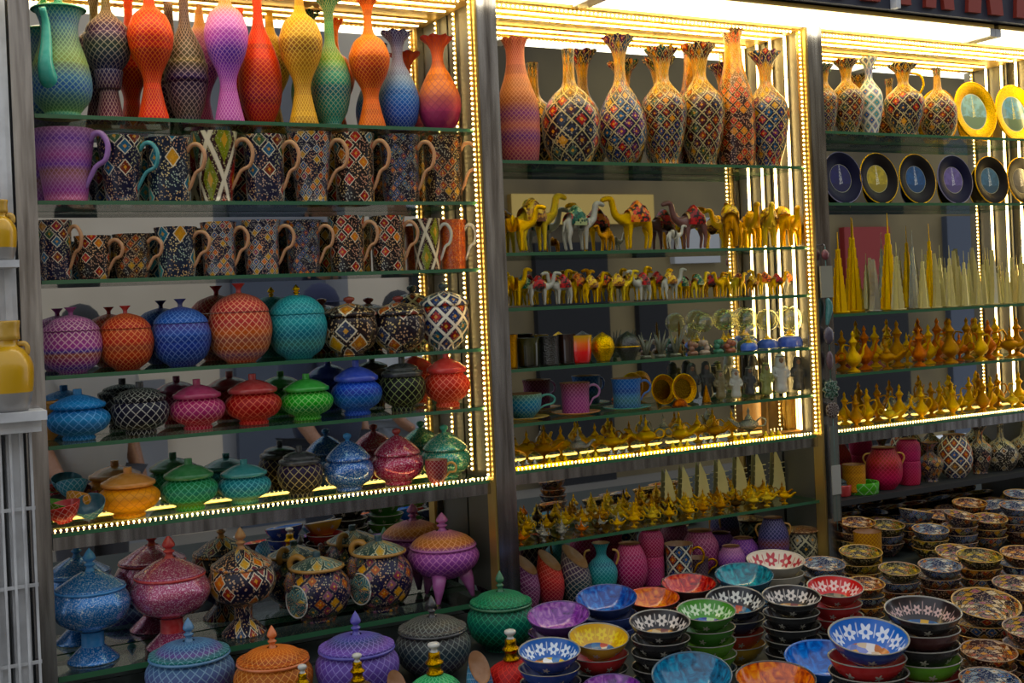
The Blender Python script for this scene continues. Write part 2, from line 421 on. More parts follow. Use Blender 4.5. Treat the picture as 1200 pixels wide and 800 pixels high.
# lower inner counter under the left and middle bays
mb = MB().box(.02, .877, 0, DEP-.004, ZA-.01, ZA); mb.mi = [1]*len(mb.mi); mb.mi[0] = 0; mb.mi[1] = 0
single('glass_shelf', mb, [glass, gedge], 'shelf', 'lowest glass shelf of the left bay carrying the large lidded jars', group='glass display shelves')
single('inner_counter', MB().box(.923, 1.8, 0.001, DEP-.004, ZM-.03, ZM), cloth, 'counter', 'dark counter below the lowest glass shelf of the middle bay')
# steel posts
for nm, x, z0, w, lab in (('left', -.001, .0, .034, 'tall square steel post at the left end of the shelves'), ('mid', .9, ZB, .046, 'square steel post between the left and middle bays'), ('right', 1.8, ZB, .046, 'square steel post between the middle and right bays')):
    mb = MB().box(x-w/2, x+w/2, -.022, .018, z0, ZC+.02)
    o = single('steel_post', mb, steel, 'post', lab)
    if nm != 'left':
        part('edge_strip', MB().box(x-w/2-.004, x-w/2, -.018, .012, z0+.02, ZC), goldbar, o, 'gold edge strip')
# side partitions with lit strips
for k, xx in enumerate((.896, 1.796)):
    struct('wall_partition' + ('' if k == 0 else '.001'), MB().box(xx-.004, xx+.004, .02, DEP-.004, ZB+.06, ZC), sidem)
def vstrip(x, y, z0, z1, label, beads=True, grp='vertical lit strips'):
    mb = MB().box(x-.0025, x, y-.003, y+.003, z0, z1, 0)
    if beads:
        n = int((z1-z0)/.0105)
        for i in range(n): mb.lathe([(0, -.0028), (.0028, 0), (0, .0028)], 5, 1, Matrix.Translation((x-.0045, y, z0+.005+i*.0105)))
    else: mb.box(x-.006, x-.0025, y-.0028, y+.0028, z0, z1, 1)
    single('led_strip', mb, [goldbar, led], 'light', label, group=grp)
for k, (xx, zb, nm) in enumerate(((.888, SZ[5]+.006, 'left'), (1.788, TZ[5]+.006, 'middle'), (2.711, UZ[4]+.006, 'right'))):
    vals = [(.012, True), (.066, False), (.12, False)]
    if k == 0: vals = [(.014, True), (.10, True)]
    for j, (y, bd) in enumerate(vals):
        if k < 2 and j == 0:
            vstrip(xx-.0155, -.004, zb, ZC-.002, 'vertical row of lit beads at the front right edge of the %s bay' % nm, True)
        else:
            vstrip(xx, y, zb, ZC-.002, 'warm light strip on the right wall of the %s bay, %s from the front' % (nm, nth(j)), bd)
for k in range(3):
    for j, y in enumerate((.006, .052, .098)):
        mb = MB().box(k*BAY+.03, k*BAY+.865, y-.0025, y+.0025, ZC-.004, ZC-.0005, 0)
        if j == 0:
            n = int(.83/.011)
            for i in range(n): mb.lathe([(0, -.003), (.003, 0), (0, .003)], 5, 1, Matrix.Translation((k*BAY+.036+i*.011, y, ZC-.006)))
        else: mb.box(k*BAY+.03, k*BAY+.865, y-.0018, y+.0018, ZC-.007, ZC-.004, 1)
        single('led_strip', mb, [goldbar, led if k == 0 else ledgold], 'light', 'lit strip along the ceiling of the %s bay, %s from the front' % (WHO[k], nth(j)), group='ceiling light strips')
# white tube lamps along the top front
for k, (a, b, lab) in enumerate(((-.1, 1.12, 'long white tube lamp above the left bay, above the picture'), (1.16, 2.33, 'long white tube lamp above the middle and right bays'), (2.372, 3.4, 'white tube lamp at the far right top corner'))):
    t = thing('tube_lamp', 'lamp', lab, (a, -.055, ZC+.004))
    part('housing', MB().box(-.012, b-a+.012, -.05, .055, .016, .026), goldbar, t)
    part('diffuser', MB().box(0, b-a, -.045, .045, 0, .016), tube, t, 'glowing white diffuser')
    part('end_cap', MB().box(-.02, -.0005, -.047, .047, -.004, .016), whitep, t); part('end_cap', MB().box(b-a+.0005, b-a+.02, -.047, .047, -.004, .016), whitep, t)
struct('wall_top_left', MB().box(-.1, 3.5, -.04, DEP+.1, ZC+.036, 2.7), dark)
# dark sign board above with red lettering bottoms
sg = thing('sign_board', 'sign', 'dark shop sign board with large red letters above the right tube lamp', (1.2, -.125, ZC+.034))
part('board', MB().box(0, 2.6, 0, .02, 0, .5), NB('sign_dark', .5, 0, (.03, .035, .06)).m, sg)
redm = NB('sign_red', .45, 0, (.30, .035, .02)).m
x = .05
for k, wd in enumerate((.09, .14, .05, .12, .16, .1, .13, .12, .15, .1, .12)):
    part('letter', MB().prism([(x, .012), (x+wd*.35, .012), (x+wd*.5, .16), (x+wd*.65, .012), (x+wd, .012), (x+wd*.8, .3), (x+wd*.2, .3)], -.012, -.0005), redm, sg)
    x += wd+.05
part('bracket', MB().box(.75, .765, -.02, -.001, 0, .3), whitep, sg, 'white bracket')
# ---------------- shapes ----------------
VP = {
 'flare': [(0, 0), (.66, 0), (.66, 0), (.68, .02), (.55, .10), (.42, .19), (.38, .25), (.50, .32), (.84, .42), (1, .52), (.97, .58), (.72, .67), (.34, .72), (.22, .78), (.2, .86), (.28, .94), (.5, 1)],
 'dark2': [(0, 0), (.62, 0), (.62, 0), (.5, .1), (.38, .22), (.40, .225), (.5, .23), (.58, .30), (.62, .345), (.56, .35), (.56, .355), (.9, .43), (1, .53), (.96, .59), (.9, .595), (.84, .65), (.4, .72), (.22, .76), (.19, .86), (.26, .94), (.45, 1)],
 'low': [(0, 0), (.45, 0), (.45, 0), (.46, .025), (.62, .05), (.92, .16), (1, .28), (.93, .4), (.6, .54), (.32, .63), (.22, .72), (.24, .84), (.42, .94), (.62, 1)],
 'oval': [(0, 0), (.5, 0), (.5, 0), (.52, .02), (.44, .05), (.78, .14), (1, .3), (.97, .42), (.7, .54), (.34, .63), (.26, .7), (.24, .86), (.4, .95), (.72, 1)],
 'stripe': [(0, 0), (.5, 0), (.5, 0), (.5, .02), (.8, .13), (.97, .24), (1, .25), (1, .25), (1, .36), (.93, .37), (.93, .37), (.8, .45), (.45, .55), (.26, .62), (.22, .8), (.3, .93), (.5, 1)],
 'short': [(0, 0), (.52, 0), (.52, 0), (.55, .02), (.84, .1), (1, .26), (.94, .4), (.62, .57), (.33, .69), (.26, .78), (.34, .88), (.55, .95), (.74, 1)],
 'jug': [(0, 0), (.45, 0), (.45, 0), (.5, .03), (.82, .14), (1, .36), (1, .48), (.78, .62), (.42, .72), (.32, .8), (.42, .92), (.6, 1)],
 'straight': [(0, 0), (.6, 0), (.6, 0), (.66, .03), (.92, .16), (1, .34), (.93, .47), (.6, .6), (.27, .68), (.2, .78), (.19, .9), (.22, 1)],
 'tallv': [(0, 0), (.85, 0), (.85, 0), (.88, .03), (.98, .2), (.98, .4), (.88, .52), (.6, .66), (.44, .78), (.42, .9), (.5, .97), (.56, 1)],
 'wide_top': [(0, 0), (.6, 0), (.6, 0), (.55, .05), (.8, .2), (1, .44), (.9, .56), (.55, .65), (.30, .72), (.28, .80), (.40, .90), (.62, .97), (.66, 1)],
 'cyl': [(0, 0), (.8, 0), (.8, 0), (.86, .03), (.95, .25), (.93, .5), (.88, .52), (.93, .55), (1, .75), (.92, .9), (.7, .97), (.8, 1)],
 'round': [(0, 0), (.55, 0), (.55, 0), (.6, .03), (.9, .2), (1, .45), (.93, .7), (.66, .92), (.6, .96), (.66, 1)],
 'tumbler': [(0, 0), (.92, 0), (.92, 0), (.95, .04), (.98, .5), (1, 1)],
}
def vase(name, cat, label, loc, D, H, kind, mats, ruf=None, group=None, inner=True, seg=40, rz=0.):
    pr = [(r*D/2, z*H) for r, z in VP[kind]]; pr = sm(pr, 3)
    r = pr[-1][0]
    mb = MB(); mb.lathe(pr, seg, 0, ruf=(ruf, .14, .9) if ruf else None)
    o = single(name, mb, mats[:1], cat, label, loc, rz, group); reg([o], loc[0], loc[1], D/2*.97, loc[2])
    if inner:
        t = .0012
        ip = [(max(.001, q[0]-t), q[1]) for q in pr if q[1] > H*.86]
        ip = [(.0005, ip[0][1])]+ip
        part('mouth', MB().lathe([(p[0], p[1]+(0 if p[1] < H*.97 else .0002)) for p in ip], seg, 0, ruf=(ruf, .14, .9) if ruf else None), mats[1] if len(mats) > 1 else brownin, o)
    return o
brownin = glaze('brown_inside', '8a5a20', .5)
darkin = glaze('dark_inside', '1a1208', .5)
def knob(mb, r, z, h, mi=0, kind='ball'):
    if kind == 'ball': pr = [(r*.7, z), (r*.5, z+h*.25), (r, z+h*.55), (r*.9, z+h*.85), (0, z+h)]
    elif kind == 'spear': pr = [(r*.9, z), (r*.5, z+h*.2), (r*.9, z+h*.32), (r*.45, z+h*.42), (r, z+h*.56), (r*.6, z+h*.8), (0, z+h)]
    elif kind == 'flare': pr = [(r*.5, z), (r*.4, z+h*.5), (r, z+h*.95), (r*.9, z+h), (0, z+h)]
    else: pr = [(r*.8, z), (r*.8, z+h*.8), (r*.7, z+h), (0, z+h)]
    mb.lathe(sm(pr, 3), 16, mi); return mb
LP = {  # body, lid, knob(r, h, kind); fractions of half width / of total height
 'pot': ([(0, 0), (.50, 0), (.50, 0), (.52, .05), (.48, .09), (.84, .20), (1, .37), (.93, .50), (.74, .585), (.72, .62)], [(.74, .60), (.84, .61), (.84, .61), (.87, .645), (.85, .69), (.78, .71), (.5, .80), (.2, .855), (.12, .86)], (.17, .14, 'cap')),
 'black': ([(0, 0), (.52, 0), (.52, 0), (.54, .06), (.50, .09), (.86, .2), (1, .42), (.94, .56), (.82, .62)], [(.82, .62), (.88, .62), (.88, .62), (.9, .70), (.72, .74), (.7, .78), (.4, .84), (.13, .86)], (.17, .14, 'cap')),
 'ball': ([(0, 0), (.45, 0), (.45, 0), (.5, .02), (.84, .14), (1, .36), (.99, .5), (.9, .62)], [(.9, .62), (.92, .63), (.85, .69), (.6, .79), (.3, .84), (.13, .86)], (.2, .14, 'flare')),
 'ballpoint': ([(0, 0), (.45, 0), (.45, 0), (.5, .02), (.84, .13), (1, .35), (1, .48), (.93, .58)], [(.93, .58), (.94, .6), (.88, .67), (.6, .78), (.3, .83), (.13, .84)], (.13, .16, 'spear')),
 'mosball': ([(0, 0), (.5, 0), (.5, 0), (.52, .04), (.84, .16), (1, .38), (.97, .58), (.9, .64)], [(.88, .64), (.98, .64), (.98, .64), (.98, .7), (.7, .78), (.4, .83), (.12, .86)], (.2, .14, 'ball')),
 'sugar': ([(0, 0), (.5, 0), (.5, 0), (.52, .04), (.5, .06), (.88, .18), (1, .34), (.92, .46), (.78, .52)], [(.78, .52), (.86, .52), (.86, .52), (.86, .57), (.55, .72), (.3, .8), (.14, .84)], (.16, .16, 'ball')),
 'goblet': ([(0, 0), (.66, 0), (.66, 0), (.66, .015), (.52, .06), (.3, .13), (.28, .14), (.28, .24), (.36, .27), (.8, .34), (1, .45), (1, .53), (.85, .625)], [(.83, .625), (.88, .625), (.88, .625), (.89, .65), (.8, .665), (.42, .745), (.18, .785)], (.17, .215, 'spear')),
 'tajine': ([(0, 0), (.5, 0), (.5, 0), (.6, .05), (.9, .25), (1, .45), (.9, .6)], [(.9, .6), (1.02, .6), (1.02, .6), (1.02, .66), (.6, .8), (.2, .9)], (.15, .1, 'cap')),
 'dome': ([(0, 0), (.5, 0), (.5, 0), (.52, .03), (.88, .17), (1, .34), (.97, .45), (.80, .555)], [(.80, .555), (.89, .56), (.89, .56), (.90, .60), (.78, .605), (.74, .62), (.62, .67), (.36, .71), (.13, .72)], (.13, .28, 'spear')),
 'tripod': ([(0, .24), (.4, .25), (.85, .36), (1, .47), (.95, .55), (.82, .60)], [(.80, .60), (.9, .6), (.9, .6), (.9, .625), (.7, .70), (.35, .76), (.18, .78)], (.17, .22, 'spear')),
 'teapot': ([(0, 0), (.52, 0), (.52, 0), (.55, .03), (.5, .05), (.82, .15), (1, .36), (.97, .55), (.74, .70), (.70, .74)], [(.68, .74), (.8, .74), (.8, .74), (.82, .77), (.55, .84), (.2, .9), (.12, .91)], (.15, .09, 'cap')),
}
def lidded(name, cat, label, loc, D, H, kind, mats, group=None, rz=0., ridge=None, kn=None):
    """mats: body, lid, knob, rim"""
    bp, lp, k = LP[kind]; k = kn or k; mats = mats+[mats[-1]]*(3-len(mats)) if len(mats) < 3 else mats
    t = thing(name, cat, label, loc, rz, group); reg([t], loc[0], loc[1], D/2, loc[2])
    part('body', MB().lathe(sm([(r*D/2, z*H) for r, z in bp], 3), 44), mats[0], t)
    l = part('lid', MB().lathe(sm([(r*D/2, z*H+.0006) for r, z in lp], 3), 44), mats[1], t)
    part('knob', knob(MB(), k[0]*D/2, lp[-1][1]*H-.002, k[1]*H, 0, k[2]), mats[2], l)
    if kind == 'goblet' and mats[2] is not peach:
        part('stem', MB().lathe(sm([(.30*D/2, .125*H), (.295*D/2, .14*H), (.29*D/2, .24*H), (.35*D/2, .262*H)], 2), 36), mats[2], t)
    if kind in ('goblet', 'dome', 'tripod') and len(mats) > 3:
        q = max(bp[-1][0], lp[1][0])*D/2; z = bp[-1][1]*H
        part('rim', MB().lathe(sm([(q*.93, z-.003), (q*1.03, z-.001), (q*1.03, z+.003), (q*.96, z+.0045)], 2), 44), mats[3], t)
    return t
def hcurve(x0, z1, z0, out, n=12):
    """question mark shaped handle: from the wall at z1 out and back to z0"""
    P = [(x0-.3*out*.2, z1-(z1-z0)*.12), (x0+out*.18, z1), (x0+out*.62, z1+(z1-z0)*.05), (x0+out*.98, z1-(z1-z0)*.18), (x0+out*.9, z1-(z1-z0)*.42), (x0+out*.45, z1-(z1-z0)*.66), (x0+out*.16, z0+(z1-z0)*.1), (x0+out*.05, z0)]
    return [(p[0], 0, p[1]) for p in sm(P, 3)]
def mug(name, label, loc, D, H, mat_, hmat, kind='flare', rz=-.6, hz=(.88, .18), hr=.0042, hout=None, group=None, cat='mug', inm=None):
    pr = {'flare': [(0, 0), (.66, 0), (.66, 0), (.68, .03), (.70, .1), (1, 1)], 'barrel': [(0, 0), (.74, 0), (.74, 0), (.78, .03), (.84, .1), (.93, .45), (.93, .8), (1, 1)],
          'waist': [(0, 0), (.8, 0), (.8, 0), (.82, .04), (.86, .2), (.86, .5), (.9, .8), (1, 1)], 'tea': [(0, 0), (.5, 0), (.5, 0), (.55, .05), (.85, .3), (.97, .6), (1, 1)], 'straight': [(0, 0), (.84, 0), (.84, 0), (.88, .03), (.9, .4), (.92, .8), (1, 1)]}[kind]
    pr = sm([(r*D/2, z*H) for r, z in pr], 3); r = pr[-1][0]
    t = thing(name, cat, label, loc, rz, group)
    if cat != 'cup' or name == 'small_cup': reg([t], loc[0], loc[1], D/2, loc[2])
    part('body', MB().lathe(pr, 40), mat_, t)
    part('inside', MB().lathe([(.0005, H*.12), (r*.6, H*.12), (r*.8, H*.5), (r-.0016, H-.001), (r-.0004, H)], 32), inm or brownin, t)
    def rat(z):
        for a, b in zip(pr, pr[1:]):
            if b[1] >= z*H and a[1] <= z*H: return a[0]
        return r
    zt, zb = hz; ho = hout or D*.42
    P = hcurve(0, 0, 0, 1)
    x1, x0 = rat(zt-.1), rat(zb)
    Q = [(x1-.002, zt*H-.1*H), (x1+ho*.25, zt*H), (x1+ho*.65, zt*H-.01*H), (x1+ho*.95, H*(zt-.16)), (x1+ho*.8, H*(zt-.36)), ((x1+x0)/2+ho*.42, H*(zt*.38+zb*.62)), (x0+ho*.14, H*(zb+.08)), (x0-.001, H*zb)]
    Q = [(p[0], 0, p[1]) for p in sm(Q, 3)]
    part('handle', MB().tube(Q, [hr*(1.1-.35*i/len(Q)) for i in range(len(Q))], 8), hmat, t)
    return t
def bowl(name, label, loc, D, mats, h=.40, tilt=None, group=None, cat='bowl', rz=0.):
    """mats: outside, inside, rim"""
    key = ('bowl', mats[0].name, mats[1].name, mats[2].name, round(D, 3), h)
    if key not in MC:
        r = D/2; H = D*h; mb = MB()
        mb.lathe(sm([(0, 0), (.40*r, 0), (.40*r, 0), (.42*r, .06*H), (.44*r, .1*H), (.70*r, .34*H), (.90*r, .7*H), (.985*r, .98*H)], 2), 44, 0)
        mb.lathe(sm([(.0005, .14*H), (.4*r, .18*H), (.66*r, .40*H), (.85*r, .72*H), (.95*r, .985*H)], 3), 44, 1, uvm='in')
        mb.lathe(sm([(.985*r, .975*H), (1.0*r, H), (.975*r, 1.025*H), (.945*r, .98*H)], 2), 44, 2)
        MC[key] = mb.mesh('bowl', mats)
    o = single(name, MC[key], None, cat, label, loc, rz, group)
    if tilt:
        o.rotation_euler = Matrix.Rotation(tilt[0], 3, Vector((math.cos(tilt[1]), math.sin(tilt[1]), 0))).to_euler()
    return o
# lattices
def L(key, stops, **k): return lat_mat(key, stops, **k)
peach = glaze('peach', 'c08a60', .4); teal = glaze('teal', '1a8a90'); lilac = glaze('lilac', '9a6ab0', .4)
gold = gold_mat(); gold2 = gold_mat('brass', 'c08a20', .35); silver = gold_mat('silver', 'b8b4a8', .25); palegold = gold_mat('pale_gold', 'e8c860', .3)
oldsilver = gold_mat('dark_silver', '5a5a58', .35)
def plain(key, c, **k): return glaze(key, c, **k)
def shelf_at(cx, Y, z, w, top):
    X = Xat(cx, Y, z); px, py, d = proj(X, Y, z); sc = d/FPX
    return (X, Y, z+.0006), w*sc, (py-top)*sc
# ======== left bay, top shelf: tall vases ========
z = SZ[0]
TOPV = [
 ('dark2', 113, 58, -34, .068, [('dk2', [(0, 'a04060'), (.2, '703050'), (.35, '303a80'), (.5, '3a5a48'), (.6, '7a4a80'), (.8, '8a7a38'), (1, '604068')], dict(N=20, line='c8b8a0', inner=.35))], 'dark vase with purple, green and blue lattice bands, bulging above a flared foot'),
 ('flare', 173, 56, -40, .068, [('red', [(0, 'e02814'), (.3, 'c81414'), (.42, 'b00a14'), (.5, 'c81414'), (.6, 'f05018'), (.75, 'f03018'), (1, 'e81a10')], dict(N=24, line='ffa040'))], 'bright red vase with orange shoulders, wide flared foot and round upper bulb'),
 ('stripe', 222, 54, -50, .068, [('stp', [(0, '2a2a70'), (.06, '6a5a50'), (.24, '402058'), (.27, '502880'), (.36, '8a7a40'), (.5, '6a5a48'), (.7, '503048'), (1, '7a4038')], dict(N=20, line='d0b8a8', inner=.38))], 'dark purple and olive banded vase with a ridged barrel body and dark neck'),
 ('flare', 268, 54, -45, .065, [('pnk', [(0, 'd070b8'), (.2, 'c058b0'), (.36, '8040b0'), (.42, '6038a8'), (.52, 'c060c0'), (.62, 'e090c8'), (.72, 'd8a030'), (1, 'e0a010')], dict(N=24, line='f0c0e0'))], 'pink and violet vase with a yellow neck and flared foot'),
 ('low', 311, 54, -36, .065, [('rdm', [(0, 'c81010'), (.05, 'c01838'), (.18, '8a1038'), (.3, 'b01828'), (.45, 'e84818'), (.6, 'e03010'), (1, 'e02010')], dict(N=24, line='f09050'))], 'red vase shading to magenta at its low round belly'),
 ('flare', 352, 54, -32, .065, [('yel', [(0, 'e8b010'), (.3, 'd89c10'), (.4, 'e8a810'), (.47, '8a5a20'), (.53, 'c08818'), (.6, 'f0b810'), (1, 'f4c010')], dict(N=24, line='ffe080', inner=.7))], 'yellow vase with a brown lattice band round its bulb'),
 ('oval', 398, 49, -4, .065, [('tlg', [(0, '10a0a0'), (.08, '30a890'), (.2, '208878'), (.3, '107880'), (.33, '18907a'), (.42, '60a888'), (.52, '88b840'), (.62, '70b070'), (.75, '20a060'), (.9, '107858'), (1, '105858')], dict(N=22, line='d8d0a0'))], 'teal and green banded oval vase with a ruffled dark green mouth'),
 ('flare', 438, 51, 2, .065, [('org', [(0, 'e87818'), (.2, 'e06818'), (.36, 'd05018'), (.46, 'c04018'), (.54, 'e87010'), (.7, 'f08c18'), (.9, 'e87020'), (1, 'c03810')], dict(N=24, line='f8b060'))], 'orange vase with a ruffled red mouth, flared foot and rust band'),
 ('short', 479, 51, 37, .065, [('blu', [(0, '1848a8'), (.2, '1c5cb8'), (.38, '3878b8'), (.5, '8098b0'), (.7, '908898'), (.9, '4a4470'), (1, '28285a')], dict(N=24, line='a8b8d0', inner=.8))], 'blue bottle vase fading to grey with a dark ruffled mouth'),
 ('short', 531, 54, 46, .065, [('sal', [(0, '903060'), (.2, 'a84868'), (.4, 'c87850'), (.55, 'e89040'), (.75, 'd07048'), (1, 'a03c28')], dict(N=17, line='803050', inner=1.0))], 'salmon bottle vase with a purple diagonal lattice, last on the right'),
]
for kind, cx, w, top, Y, ml, lab in TOPV:
    loc, D, H = shelf_at(cx, Y, z, w*.93, top); k, st, kw = ml[0]
    vase('vase', 'vase', lab+(' of the row' if 'last on' in lab else ''), loc, D, H, kind, [L(k, st, **kw)], ruf=8)
# teal pitcher
loc, D, H = shelf_at(67, .062, z, 69, 6)
pm = L('pitcher', [(0, '18a8a0'), (.06, '70a860'), (.25, '3868a8'), (.35, '4878a0'), (.5, '889858'), (.7, '688870'), (.9, '5078a0'), (1, '189088')], N=30, line='a8c898', lw=.16)
t = thing('pitcher', 'pitcher', 'teal pitcher with a green spout and patterned body', loc); reg([t], loc[0], loc[1], D/2, loc[2])
part('body', MB().lathe(sm([(0, 0), (.30*D, 0), (.30*D, 0), (.31*D, .03*H), (.29*D, .05*H), (.45*D, .16*H), (.5*D, .3*H), (.44*D, .48*H), (.33*D, .66*H), (.30*D, .8*H), (.38*D, .93*H), (.42*D, .94*H)], 3), 48), pm, t)
l = part('lid', MB().lathe(sm([(.44*D, .94*H), (.44*D, .955*H), (.25*D, .99*H), (.08*D, 1.01*H), (.09*D, 1.08*H), (.14*D, 1.16*H), (.06*D, 1.25*H), (0, 1.3*H)], 3), 36), glaze('green_lid', '1a9a70'), t)
sd = Vector((-.55, -.83, 0)).normalized()
pts = [(.40, .30), (.50, .33), (.56, .44), (.50, .6), (.49, .78), (.60, .9)]
P = [tuple(sd*(a*D))[:2]+(b*H,) for a, b in sm(pts, 3)]
sp = part('spout', MB().tube(P, [D*(.175-.115*min(1, (i/len(P))*1.25)) for i in range(len(P))], 14), glaze('spout_teal', '12a898', .2), t, 'glossy teal green spout')
# back row of the top shelf
# ======== left bay, mugs ========
mosA = [mos_mat('navy', '0c0c2c', N=7), mos_mat('black_red', '14090c', ['b03424', 'c87828', '8a1c20', '3a6a80', 'd0a050'], N=8), mos_mat('teal_navy', '0a1830', ['c89030', 'a83c20', '2a7088', '50a0a0', 'd8c080'], N=7, stretch=.8),
        mos_mat('maroon', '300c10', ['7a8030', 'a02c20', '405848', '8a2018', 'b89040'], N=4, stretch=.45, net=True), mos_mat('small', '10102c', ['304a78', 'a04030', '486888', 'b88a40', '7a2a50', 'c86a40'], N=13), mos_mat('dense', '0c0a20', ['28406a', '6a2030', 'b0602c', '486068'], N=15, line='6a6a80', lw=.04),
        mos_mat('brown', '1c0c0a', ['8a3c20', 'b08840', '50281c', '2c4a60'], N=11, line='a08868')]
z = SZ[1]
loc, D, H = shelf_at(79, .06, z, 70, 153)
mug('mug', 'large pink and violet conical mug with a lilac handle', loc, D, H, L('pmug', [(0, 'c87080'), (.1, 'd070a0'), (.15, 'b858b0'), (.3, 'c080a0'), (.42, 'c08878'), (.5, '9058b8'), (.62, 'c068a8'), (.75, 'a070a8'), (.85, '8858b0'), (1, 'b880a0')], N=30, line='c8a0c0', lw=.16), lilac, hz=(.93, .2), hr=.0055, hout=D*.32)
MUG1 = [(134, 54, 161, 0, 'flare', teal, 'dark mosaic mug with red diamonds and a teal handle'), (192, 54, 163, 2, 'straight', peach, 'mosaic mug with yellow band above large rust red diamonds'), (249, 53, 156, 3, 'flare', peach, 'mosaic mug with long olive green pointed panels'),
        (312, 52, 160, 0, 'waist', peach, 'navy mosaic mug with fine medallions and tan handle, fifth of its row'), (366, 52, 157, 4, 'flare', peach, 'dark mug densely dotted in white and blue, sixth of its row'), (417, 50, 158, 1, 'straight', peach, 'dark mosaic mug with a pale diamond star, seventh of its row'), (471, 50, 160, 5, 'waist', peach, 'dark speckled mug under the blue bottle vase'), (524, 48, 161, 6, 'straight', peach, 'brown netted mug at the right end of the upper mug row')]
for cx, w, top, mi, kd, hm, lab in MUG1:
    loc, D, H = shelf_at(cx, .058, z, w, top); mug('mug', lab, loc, D, H, mosA[mi], hm, kd, rz=R0.uniform(-.75, -.5))
z = SZ[2]
MUG2 = [(62, 40, 259, 0, 'straight', peach, 'navy mug with a green diamond at the left end of the lower mug row'), (109, 42, 277, 1, 'barrel', peach, 'squat brown red mug with orange diamonds, second of the lower mug row'), (150, 44, 275, 6, 'barrel', peach, 'squat dark brown mug beside the squat red one'),
        (208, 50, 267, 2, 'waist', peach, 'mosaic mug with cream yellow diamonds under its rim'), (258, 42, 261, 4, 'straight', peach, 'blue and red mosaic mug with a pink dotted rim'), (308, 46, 259, 4, 'waist', peach, 'brown blue mosaic mug with a band of oval medallions'), (357, 44, 259, 5, 'waist', peach, 'brown mosaic mug with oval medallions and a thin tan handle'),
        (408, 44, 254, 1, 'straight', peach, 'dark red mosaic mug with cream zigzag lines, left one of two alike'), (456, 42, 254, 1, 'straight', peach, 'dark red mosaic mug with cream zigzag lines, right one of two alike'), (502, 34, 257, 3, 'straight', 'w', 'maroon mosaic mug with a white handle'), (540, 32, 258, 7, 'straight', 'w', 'rust orange mug with a white handle at the right end')]
whiteg = glaze('white', 'c8c4bc')
mosA.append(mos_mat('rust', 'a8481c', ['c86a28', '8a3018', 'b85820'], N=18, line='b05a28'))
for cx, w, top, mi, kd, hm, lab in MUG2:
    loc, D, H = shelf_at(cx, .055, z, w, top); mug('mug', lab, loc, D, H, mosA[mi], whiteg if hm == 'w' else hm, kd, rz=R0.uniform(-.7, -.5), hr=.0036)
# ======== left bay, round jars ========
z = SZ[3]
S3 = [(84, 69, 359, 'ball', ('jp', [(0, 'c058b0'), (.12, '7040b0'), (.3, 'c05890'), (.45, 'c87858'), (.52, '5a50b8'), (.62, 'd060b8'), (.8, 'c060a0'), (1, 'b04890')], dict(N=26, line='f0d8d0', lw=.17, inner=.7)), 'a04888', 'round violet and pink jar with a flared lid knob at the left end'),
      (152, 62, 357, 'ball', ('jr', [(0, 'b83020'), (.15, 'd04428'), (.4, 'd85838'), (.55, 'c86048'), (.7, 'd84830'), (1, 'e06020')], dict(N=24, line='f0b880', inner=.72)), 'c03820', 'round red orange jar with a flared lid knob'),
      (216, 68, 349, 'ball', ('jb', [(0, '283890'), (.2, '2a4a98'), (.5, '3048a8'), (.7, '1c60b8'), (1, '5a50a0')], dict(N=26, line='90a8d8', inner=.72)), '283070', 'round deep blue jar with a dark blue knob'),
      (283, 74, 331, 'ball', ('jc', [(0, 'd86038'), (.15, '906078'), (.3, 'e07838'), (.45, 'b86858'), (.6, 'e87848'), (.8, 'd04848'), (1, 'd85838')], dict(N=26, line='f8d0a8', inner=.75)), 'c83818', 'large round coral red jar with a tall orange knob'),
      (352, 68, 332, 'ballpoint', ('jt', [(0, '2090a0'), (.15, '38788c'), (.35, '508c80'), (.55, '188898'), (.7, '20a0a8'), (1, '18a0a8')], dict(N=28, line='80c8c8', inner=.75)), 'd0a030', 'round turquoise jar with a pointed gold knob')]
for cx, w, top, kd, ml, kc, lab in S3:
    loc, D, H = shelf_at(cx, .064, z, w, top); m1 = L(ml[0], ml[1], **ml[2])
    lidded('round_jar', 'jar', lab, loc, D, H, kd, [m1, L(ml[0]+'l', ml[1][-2:], **ml[2]), gold if kc == 'd0a030' else glaze('k'+kc, kc)])
S3m = [(420, 64, 346, 'mosball', mos_mat('sbrown', '201010', ['c89838', '8a2c20', 'b0702c', '28304a'], N=6), 'a03c28', 'squat dark mosaic jar with gold medallions and a red brown lid'), (480, 62, 345, 'mosball', mos_mat('sgold', '1c1420', ['c8a040', '703028', 'a85830', '384060'], N=7), '902c20', 'squat mosaic jar with a row of ochre roundels under its lid'), (537, 58, 330, 'mosball', mos_mat('slat', '241c40', ['203868', 'a03020', '1c5060', '701c20'], N=8, line='f0e8d8', lw=.1, net=True), '203a48', 'mosaic jar with a bold white net pattern right end of its row')]
for cx, w, top, kd, m1, kc, lab in S3m:
    loc, D, H = shelf_at(cx, .064, z, w, top); lidded('round_jar', 'jar', lab, loc, D, H, kd, [m1, m1, glaze('k'+kc, kc)])
